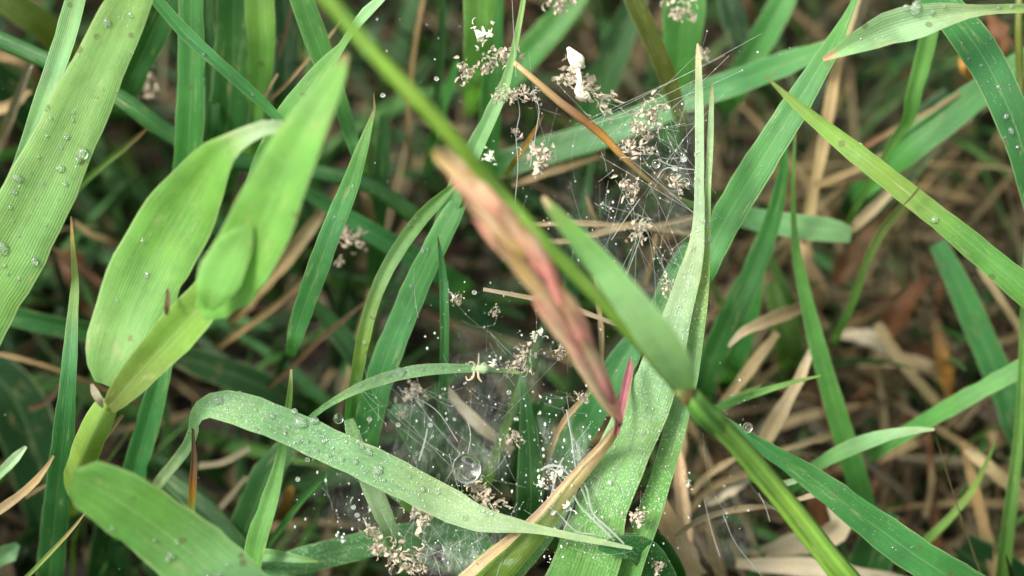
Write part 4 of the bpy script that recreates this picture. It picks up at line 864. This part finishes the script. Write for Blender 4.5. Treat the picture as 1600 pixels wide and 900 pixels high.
def web(label, anchor, fans, clouds, tangles, nbead, bead_regions, sheets=()):
    e = root('spider_web', label, 'spider web', anchor)
    lines = []
    for (a, b0, b1, n, r) in fans:           # a: apex; b0..b1 far ends
        for _ in range(int(n * ((.25 if a[1] > 480 else .34)))):
            t = rnd(); b = [x + (y - x) * t for x, y in zip(b0, b1)]
            aa = (a[0] + random.gauss(0, 22), a[1] + random.gauss(0, 22), a[2] + ru(-.05, .05))
            lines.append((line(aa, (b[0] + ru(-10, 10), b[1] + ru(-10, 10), b[2] + ru(-.15, .15)), ru(0, .06), jit=.035), PXR * r * ru(.4, 1.1)))
    for (x0, y0, x1, y1, d0, d1, n, lo, hi, r, ang, spread) in clouds:
        for _ in range(int(n * (.22 if y0 > 430 else .28))):
            x, y = ru(x0, x1), ru(y0, y1); L_ = ru(lo, hi); an = math.radians(ang + random.gauss(0, spread)); d = ru(d0, d1)
            lines.append((line((x - math.cos(an) * L_ / 2, y - math.sin(an) * L_ / 2, d), (x + math.cos(an) * L_ / 2, y + math.sin(an) * L_ / 2, d + ru(-.25, .25)), ru(0, .1), jit=.09), PXR * r * ru(.35, 1.0)))
    for spec, r in tangles:
        pts = [tuple(float(q) for q in s.split(',')) for s in spec.split()]
        rows = [(*P(*p), 0.0) for p in pts]
        lines.append(([Vector(q[:3]) for q in catmull(rows, 14)], PXR * r))
    thread_mesh('silk_thread', lines, e)
    for k_, (cn, dn) in enumerate(sheets): silk_sheet(e, cn, dn, k_ * 3.7 + anchor[0])
    it = []
    for (x0, y0, x1, y1, d0, d1, n, rmax) in bead_regions:
        for _ in range(int(n * .9)):
            it.append((P(ru(x0, x1), ru(y0, y1), ru(d0, d1)) - e.location, PXR * (.25 + rnd() ** 4 * .95) * rmax * .6, ru(1, 1.9)))
    for _ in range(nbead):
        l, _r = random.choice(lines); p = random.choice(l) ; it.append((p - e.location, PXR * (.5 + rnd() ** 2 * 1.0), ru(1, 1.7)))
    o = bead_cloud('web_dew', it, M_BEAD, None); o.parent = e; del_label = o.pop('label', None)
    return e
web('fine dewy spider web stretched between the brown stem and the tall pale spikes', (1085, 330, 20),
    fans=[((1108, 100, 20), (900, 200, 20.2), (1085, 215, 20.1), 26, .45), ((1100, 180, 20), (960, 170, 20.2), (1040, 420, 20.5), 18, .4), ((985, 290, 20.1), (860, 420, 20.5), (1090, 420, 20.4), 18, .4),
          ((1085, 330, 20), (930, 250, 20.3), (1040, 160, 20.2), 20, .4), ((1005, 360, 20.1), (950, 470, 20.6), (1075, 480, 20.4), 16, .4), ((835, 120, 20.1), (800, 300, 20.3), (990, 160, 20.2), 8, .35)],
    clouds=[(940, 190, 1085, 420, 20, 20.5, 110, 25, 90, .4, 70, 35), (960, 150, 1060, 240, 20, 20.3, 60, 15, 50, .45, 20, 60), (800, 150, 960, 420, 20.1, 20.8, 40, 30, 120, .3, 60, 40), (1000, 240, 1085, 300, 19.95, 20.2, 60, 12, 40, .5, 10, 60),
            (1030, 400, 1080, 500, 20, 20.4, 40, 15, 60, .5, 80, 25)],
    tangles=[('1085,265,20 1060,262,20 1040,255,20 1028,248,20', 1.2), ('1028,278,20 1034,268,20 1045,262,20 1060,268,20', 1.3), ('832,140,20 842,170,20 838,200,20.1 828,260,20.2', 1.0), ('805,140,20.1 812,175,20.1 806,210,20.2 809,260,20.2 803,330,20.3', .9),
             ('1000,310,20 975,345,20.1 955,375,20.2', .9), ('1010,345,20 990,400,20.2 975,440,20.3', .8), ('800,0,20 803,60,20 806,120,20.1', .6)],
    nbead=260, bead_regions=[(800, 160, 1085, 440, 20, 20.6, 130, 2.6), (560, 20, 800, 300, 20.2, 21.5, 45, 2.6), (1090, 20, 1300, 120, 20.2, 21, 10, 2.2)],
    sheets=[([(1112, 110, 20.05), (1090, 420, 20.2), (970, 330, 20.4), (950, 190, 20.3)], .6), ([(990, 150, 20.3), (1060, 170, 20.2), (960, 230, 20.5), (880, 210, 20.6)], .8), ([(840, 240, 20.4), (980, 300, 20.4), (1000, 460, 20.8), (850, 400, 20.8)], .4), ([(1080, 380, 20.1), (1075, 500, 20.2), (980, 500, 20.6), (990, 380, 20.6)], .6)])
web('milky dew laden spider web spread across the bottom centre', (770, 800, 20.6),
    fans=[((890, 690, 20.1), (840, 560, 20.5), (985, 800, 20), 12, .45), ((940, 845, 19.95), (820, 700, 20.2), (920, 600, 20.4), 10, .45), ((730, 735, 20.2), (600, 640, 20.4), (700, 610, 20.6), 16, .45), ((810, 600, 20.2), (720, 520, 20.5), (900, 560, 20.6), 24, .4),
          ((730, 735, 20.2), (640, 850, 20.4), (800, 860, 20.3), 20, .5), ((640, 850, 20.3), (560, 720, 20.6), (760, 740, 20.3), 24, .4)],
    clouds=[(560, 600, 800, 860, 20.2, 20.8, 210, 15, 90, .45, 60, 45), (850, 680, 970, 860, 19.95, 20.3, 70, 25, 110, .4, 55, 50), (640, 440, 900, 640, 20.1, 20.7, 90, 20, 90, .35, 60, 50), (660, 790, 820, 900, 20, 20.4, 130, 15, 80, .55, 110, 25),
            (960, 700, 1010, 900, 19.9, 20.1, 30, 15, 60, .5, 110, 20), (1040, 700, 1220, 900, 20.6, 21.2, 26, 30, 160, .45, 60, 15), (480, 680, 620, 860, 20.2, 20.8, 30, 10, 40, .4, 85, 12)],
    tangles=[('880,715,20.05 868,740,20 862,770,20.02 850,800,20.05', 1.8), ('890,735,20 915,760,20 925,800,19.98 950,825,19.95 975,850,19.93', 2.2), ('845,735,20.1 860,728,20.05 880,730,20', 2.6), ('905,745,20 880,775,20 850,790,20.05', 1.6), ('870,800,20 900,830,20 930,835,20', 1.6), ('885,640,20.2 892,680,20.1 900,735,20 915,780,20 945,830,19.95', 1.5), ('855,730,20.1 875,740,20.05 890,760,20 905,790,20 930,815,19.95 960,845,19.95', 2.4), ('862,725,20.1 885,738,20 900,770,20', 2.0), ('870,742,20.1 880,760,20.1 885,780,20.1', 1.3), ('900,690,20.1 905,740,20.1 895,790,20.1 880,830,20.1', 1.2),
             ('725,640,20.3 735,680,20.2 728,720,20.2', 1.0), ('625,610,20.4 680,640,20.3 715,690,20.2', 1.1), ('655,720,20.3 664,690,20.3 668,670,20.4', 1.8), ('1100,780,20.6 1112,830,20.6 1125,870,20.6', .9), ('1130,805,20.5 1150,850,20.5 1190,900,20.5', .7), ('1185,770,20.4 1195,790,20.4 1203,815,20.4', .9)],
    nbead=420, bead_regions=[(660, 430, 900, 660, 20.1, 20.8, 130, 3), (560, 600, 860, 880, 20.1, 20.8, 260, 3.4), (450, 650, 620, 880, 20.2, 20.8, 60, 3.4), (525, 690, 580, 850, 20.2, 20.6, 60, 4.4), (840, 700, 900, 800, 19.95, 20.1, 50, 4.5), (880, 500, 1000, 640, 20.1, 20.6, 30, 3), (840, 640, 970, 880, 19.9, 20.3, 200, 3.6), (1030, 560, 1180, 860, 20.1, 20.9, 90, 3),
                             (0, 0, 480, 900, 20.6, 22, 30, 2.6), (1000, 740, 1050, 880, 20, 20.4, 30, 3)],
    sheets=[([(590, 590, 20.5), (820, 600, 20.4), (800, 760, 20.4), (560, 760, 20.6)], .9), ([(840, 650, 20.3), (920, 660, 20.2), (960, 850, 19.97), (850, 830, 20)], 2.2), ([(640, 790, 20.1), (830, 800, 20), (820, 900, 20.2), (600, 900, 20.4)], 1.7), ([(700, 500, 20.5), (880, 520, 20.3), (870, 640, 20.4), (680, 620, 20.5)], .5), ([(500, 690, 20.5), (640, 740, 20.4), (640, 860, 20.5), (480, 830, 20.8)], .4), ([(1030, 720, 20.5), (1180, 760, 20.6), (1200, 900, 20.8), (1030, 880, 20.4)], .35)])

# free round drops hanging in the webs
def free_drop(x, y, d, r, label, group=None):
    o = bpy.data.objects.new('dew_drop', DROP[2]); COL.objects.link(o); o.location = P(x, y, d); rr = r * d * .01 / FPX; o.scale = (rr, rr * 1.05, rr); tag(o, label, 'dew drop', group)
    if r > 6:
        o.data = DROP_CLEAR
DROP_CLEAR = drop_mesh('clear_drop', 1.0)
for v_ in DROP_CLEAR.vertices: v_.co.z = v_.co.z / .35 if v_.co.z < 0 else v_.co.z
DROP_CLEAR.materials.clear(); DROP_CLEAR.materials.append(M_CLEAR)
free_drop(729, 732, 20.0, 23, 'largest clear water drop, hanging in the milky lower web')
free_drop(1025, 256, 19.95, 7, 'round clear drop hanging in the upper web beside the spike')
free_drop(1071, 284, 19.95, 7, 'clear drop on the small husk near the tall spike')
free_drop(1054, 263, 19.95, 5, 'small drop right of the round one in the upper web')
free_drop(1068, 249, 19.95, 5, 'small drop uppermost by the tall spike in the upper web')
free_drop(1168, 668, 20.3, 8, 'clear drop on the thin pointed start of the long lower right blade')
free_drop(529, 654, 19.9, 8, 'clear drop standing above the upper edge of the curled dewy blade')
for x, y, r in ((682, 123, 4), (598, 149, 4), (741, 457, 4), (577, 655, 4), (795, 613, 4), (710, 655, 3), (890, 519, 4), (672, 664, 4), (622, 664, 4), (535, 845, 4), (465, 749, 4), (480, 718, 4), (552, 793, 4), (558, 805, 4)):
    free_drop(x, y, 20.1, r, 'tiny free hanging dew drop caught on web threads', 'tiny drops caught on threads')

# ------------------------------------------------------------------ husks and crumbs caught in the webs
def husk_mesh(seed, curls=16, flakes=7, mat=M_HUSK):
    rs = random.Random(seed); V, Fc = [], []
    for _ in range(flakes):                    # crumpled papery flakes
        c = Vector((rs.gauss(0, .35), rs.gauss(0, .35), rs.gauss(0, .3))); ax_ = Vector((rs.gauss(0, 1), rs.gauss(0, 1), rs.gauss(0, 1))).normalized()
        rot = ax_.rotation_difference(Vector((0, 0, 1))).to_matrix(); L_, w = rs.uniform(.16, .42), rs.uniform(.06, .17); o0 = len(V)
        for i in range(7):
            t = i / 6; hw = w * math.sin(math.pi * (t * .86 + .1)); bend = (t - .5) ** 2 * rs.uniform(.4, .9)
            for j in range(5):
                u = -1 + j / 2; q = Vector((u * hw, (t - .5) * L_ * 1.6, bend + abs(u) * hw * .7 + rs.gauss(0, .025))); V.append(c + rot @ q)
        for i in range(6):
            for j in range(4): a = o0 + i * 5 + j; Fc.append((a, a + 1, a + 6, a + 5))
    for _ in range(curls):                     # hooked anther threads
        c = Vector((rs.gauss(0, .38), rs.gauss(0, .38), rs.gauss(0, .3))); ax_ = Vector((rs.gauss(0, 1), rs.gauss(0, 1), rs.gauss(0, 1))).normalized()
        rot = ax_.rotation_difference(Vector((0, 0, 1))).to_matrix(); Rr = rs.uniform(.10, .24); r0 = rs.uniform(.022, .05); span = rs.uniform(1.4, 4.2); o0 = len(V)
        for i in range(9):
            a = span * i / 8; cc = Vector((math.cos(a) * Rr, math.sin(a) * Rr, .08 * i / 8)); rad = cc.normalized(); r_ = r0 * (1 - .5 * (i / 8)) * (1.5 if i == 0 else 1)
            for k in range(5):
                b = k * 2 * math.pi / 5; V.append(c + rot @ (cc + rad * math.cos(b) * r_ + Vector((0, 0, 1)) * math.sin(b) * r_))
        for i in range(8):
            for k in range(5): Fc.append((o0 + i * 5 + k, o0 + i * 5 + (k + 1) % 5, o0 + (i + 1) * 5 + (k + 1) % 5, o0 + (i + 1) * 5 + k))
    me = make_mesh('husk', V, Fc); me.materials.append(mat); return me
HM = [husk_mesh(s, 15 + s % 3 * 3, 20 + s % 4 * 3) for s in range(7)]
CM = [husk_mesh(50 + s, 5, 14, M_CREAM) for s in range(2)]
def husk(x, y, d, size, label, stretch=1.0, ang=0.0, cream=False, group=None):
    me = (CM if cream else HM)[int(x * 7 + y) % (2 if cream else 7)]
    o = bpy.data.objects.new('dry_husk', me); COL.objects.link(o); o.location = P(x, y, d)
    s = size * d * .01 / FPX * .98
    basis = Matrix((R, U, -F)).transposed()
    a = math.radians(ang); rot = basis @ Matrix.Rotation(-a, 3, 'Z')
    o.rotation_mode = 'QUATERNION'; o.rotation_quaternion = rot.to_quaternion(); o.scale = (s * stretch, s, s); tag(o, label, 'dry husk', group)
husk(878, 4, 21, 24, 'tan husk tuft cut by the top edge, left of the olive blade', 1.3)
husk(1066, 18, 21.2, 24, 'pale husk tuft on the wide green blade at the top edge', 1.5, 35)
husk(755, 58, 20.2, 26, 'curly cream husk tuft on the lime blade at the top centre', 1.1, 60, True)
husk(726, 110, 20.5, 20, 'leftmost of the pale husks under the lime blade', 1.2, 80)
husk(762, 102, 20.4, 20, 'heart shaped pale husk between two others at the top centre', 1.2)
husk(792, 86, 20.2, 22, 'tan husk tuft at the upper end of the brown stem', 1.3)
husk(781, 147, 19.9, 17, 'blurred pinkish husk on the long pale blade at top centre', 1.0)
husk(803, 150, 20.0, 16, 'small pink tan husk between its two neighbours beside the brown stem', 1.1)
husk(826, 148, 20.2, 20, 'rightmost of the three pinkish husks below the brown stem top', 1.2)
husk(805, 205, 20.4, 8, 'tiny pale husk crumb hanging below the pinkish husks')
husk(847, 248, 20.4, 32, 'round coiled tan husk tuft in the dark left of the web', 1.15)
husk(767, 246, 20.8, 17, 'pale square husk below the long pale blade', 1.2, 0, True)
husk(888, 122, 20.5, 26, 'brown crumbly husk mass left of the white husk', 1.2, 60)
husk(928, 148, 20.4, 30, 'brown crumbly husk mass right of the white husk', 1.7, 30)
husk(1022, 172, 20.1, 26, 'uppermost tan husk tuft in the upper web', 1.3, -10)
husk(1005, 200, 20.1, 25, 'hanging tan husk tuft second from the top in the upper web', 1.3, 70)
husk(995, 232, 20.1, 25, 'hooked tan husk tuft just above the brown stem in the web', 1.4, -20)
husk(982, 292, 20.1, 24, 'tan husk tuft hanging alone below the brown stem', 1.1, 60)
husk(1058, 288, 20.0, 17, 'small white tan husk beside the tall spike', 1.3, 40)
husk(999, 358, 20.6, 22, 'faint husk tuft sitting on the level straws', 1.2, 100)
husk(1045, 448, 20.3, 15, 'small grey husk crumb low in the upper web', 1.6, 80)
husk(713, 468, 20.3, 15, 'small curled husk between the slim dark blade and the straw', 1.0, 40)
husk(774, 487, 20.3, 11, 'tiny round husk under the thin pale straw', 1.0)
husk(838, 522, 20.1, 18, 'white flecked husk at the top of the small twig', 1.1, 0, True)
husk(822, 560, 20.1, 22, 'knotted tan husk on the tip of the pointed dark leaf', 1.5, 110)
husk(800, 574, 20.05, 15, 'small tan husk at the end of the thin arching leaf', 1.6)
husk(772, 569, 19.9, 13, 'smooth bean shaped husk on the thin arching leaf', 1.3, 0, True)
husk(643, 614, 21, 24, 'pale blurred round husk below the thin arching leaf', 1.1, 0)
husk(628, 644, 20.8, 12, 'small pale husk left of the blurred round one')
husk(548, 372, 21.8, 24, 'pale blurred husk beside the narrow brown tipped blade', 1.2)
husk(531, 410, 21.6, 10, 'tiny husk crumb right of the narrow brown tipped blade')
husk(800, 684, 20.4, 18, 'tan husk left of the pointed dark leaf', 1.1)
husk(742, 762, 20.2, 26, 'tan husk cluster directly below the largest water drop', 1.2, 60)
husk(765, 785, 20.1, 24, 'tan husk cluster at the twist of the curled dewy blade', 1.6, 30)
husk(664, 808, 20.3, 30, 'curly tan husk cluster under the curled dewy blade', 1.2, 0)
husk(648, 787, 20.3, 12, 'small round husk atop the curly cluster')
husk(600, 858, 20.4, 28, 'slanting tan husk cluster on the level bottom blade', 1.2, 60)
husk(632, 868, 20.3, 32, 'largest pinkish tan husk cluster near the bottom edge', 1.2, 20)
husk(652, 888, 20.3, 20, 'tan husk crumbs at the bottom edge', 1.2)
husk(582, 832, 20.4, 16, 'narrow tan husk on the pale strip', 1.7, 50)
husk(1000, 808, 20.0, 16, 'curled tan husk on the split of the tall leaf, low down', 1.6, -25)
husk(1076, 757, 20.4, 12, 'white crumb of husk in the straw tangle', 1.2, 0, True)
husk(910, 622, 20.2, 13, 'small tan husk beside the lower end of the flower head', 1.4, 30)
husk(875, 552, 20.1, 16, 'cream crumb left of the flower head', 1.0, 80)
husk(868, 742, 20.0, 18, 'white knotted crumb at the hub of the lower web', 1.2, 0, True)
husk(848, 755, 20.05, 13, 'white crumb left of the knotted one in the lower web', 1.0, 0, True)
husk(870, 790, 20.0, 22, 'grey white silk covered crumbs on the orange edged stalk', 1.6, 10, True)
husk(230, 128, 22.6, 24, 'pale husk in the dark gap right of the broad pale blade', 1.2, 70)
husk(1098, 85, 21, 16, 'blurred pinkish husk left behind the top of the tall spike', .8)
husk(1030, 885, 20.4, 16, 'grey crumb on the teal leaf end at the bottom', 1.2)

# bright white dangling husk: seed case with a drooping tail
wh = root('white_husk', 'bright white seed husk with a drooping tail against the dark gap', 'seed husk', (900, 110, 20.2))
def husk_tube(name, spec, **kw): return build(name, None, None, spec, 'white', mat='straw', parent=wh, base=False, tube=True, **kw)
M_WHITE = simple_material('white_husk', (0.8, 0.76, 0.62), rough=.6, transl=.2, nscale=1500, var=.35, bump=.4)
for nm, sp in (('seed_case', '887,74,20.2,5 891,80,20.2,12 897,90,20.15,22 904,99,20.15,24 909,104,20.2,12'), ('tail', '901,99,20.15,9 903,110,20.15,8 905,118,20.15,8 906,128,20.15,8 904,136,20.15,9 903,142,20.15,12 909,148,20.15,14 917,152,20.2,9 920,154,20.2,3'),
               ('seed_case_tip', '908,102,20.2,10 912,104,20.2,6 914,102,20.2,2')):
    o = husk_tube(nm, sp, squash=.6); o.data.materials.clear(); o.data.materials.append(M_WHITE)

# spidery bud with curled bracts at the tip of the thin arching leaf
bd = root('curled_bud', 'tiny pale bud with five curled threads like legs on the thin arching leaf', 'bud', (752, 576, 19.85))
build('bud_core', None, None, '738,577,19.85,8 748,576,19.82,15 757,576,19.82,17 764,577,19.85,8', 'frost', mat='stem', parent=bd, base=False, tube=True)
for sp in ('742,575,19.8,4 740,567,19.78,3 734,566,19.78,2.5 731,571,19.8,2', '747,575,19.8,4 748,565,19.78,3 748,552,19.76,2', '741,580,19.8,4 739,590,19.78,3.5 731,594,19.78,3 728,588,19.8,2', '747,580,19.8,4 748,590,19.78,3.5 753,597,19.78,2', '752,572,19.8,3 757,567,19.78,2.5 760,571,19.8,2'):
    build('bract', None, None, sp, 'white', mat='stem', parent=bd, base=False, tube=True)

for x_, y_, sz in ((893, 84, 9), (903, 98, 10), (906, 140, 10), (915, 150, 8)):
    o = bpy.data.objects.new('papery_flake', CM[0]); COL.objects.link(o); o.parent = wh
    o.location = P(x_, y_, 20.1) - wh.location; o.scale = [sz * .2 / FPX] * 3; o.rotation_euler = (x_, y_, sz)

# say for each small drop which part of its blade it sits on
gr = {}
for o in SC.objects:
    if o.get('category') == 'dew drop' and o.get('group'): gr.setdefault(o['group'], []).append(o)
for g, os_ in gr.items():
    if len(os_) < 6: continue
    q = [project(o.location) for o in os_]; xs_, ys_ = [p[0] for p in q], [p[1] for p in q]
    k = 0 if max(xs_) - min(xs_) > max(ys_) - min(ys_) else 1
    lo = min(p[k] for p in q); span = (max(p[k] for p in q) - lo) or 1; rs_ = sorted(o.scale[1] for o in os_)
    names = (('near the left end', 'left of the middle', 'about the middle', 'right of the middle', 'near the right end'), ('near the top', 'in the upper part', 'halfway down', 'in the lower part', 'near the bottom'))[k]
    for o, p in zip(os_, q):
        size = 'bigger ' if o.scale[1] > rs_[len(rs_) * 2 // 3] * 1.08 else ('finest ' if o.scale[1] < rs_[len(rs_) // 3] * .92 else '')
        if size == 'bigger ': o['label'] = o['label'].replace('small ', '').replace('tiny ', '')
        if size == 'finest ': o['label'] = o['label'].replace('small ', '')
        o['label'] = size + o['label'] + ', ' + names[min(4, int((p[k] - lo) / span * 5))]
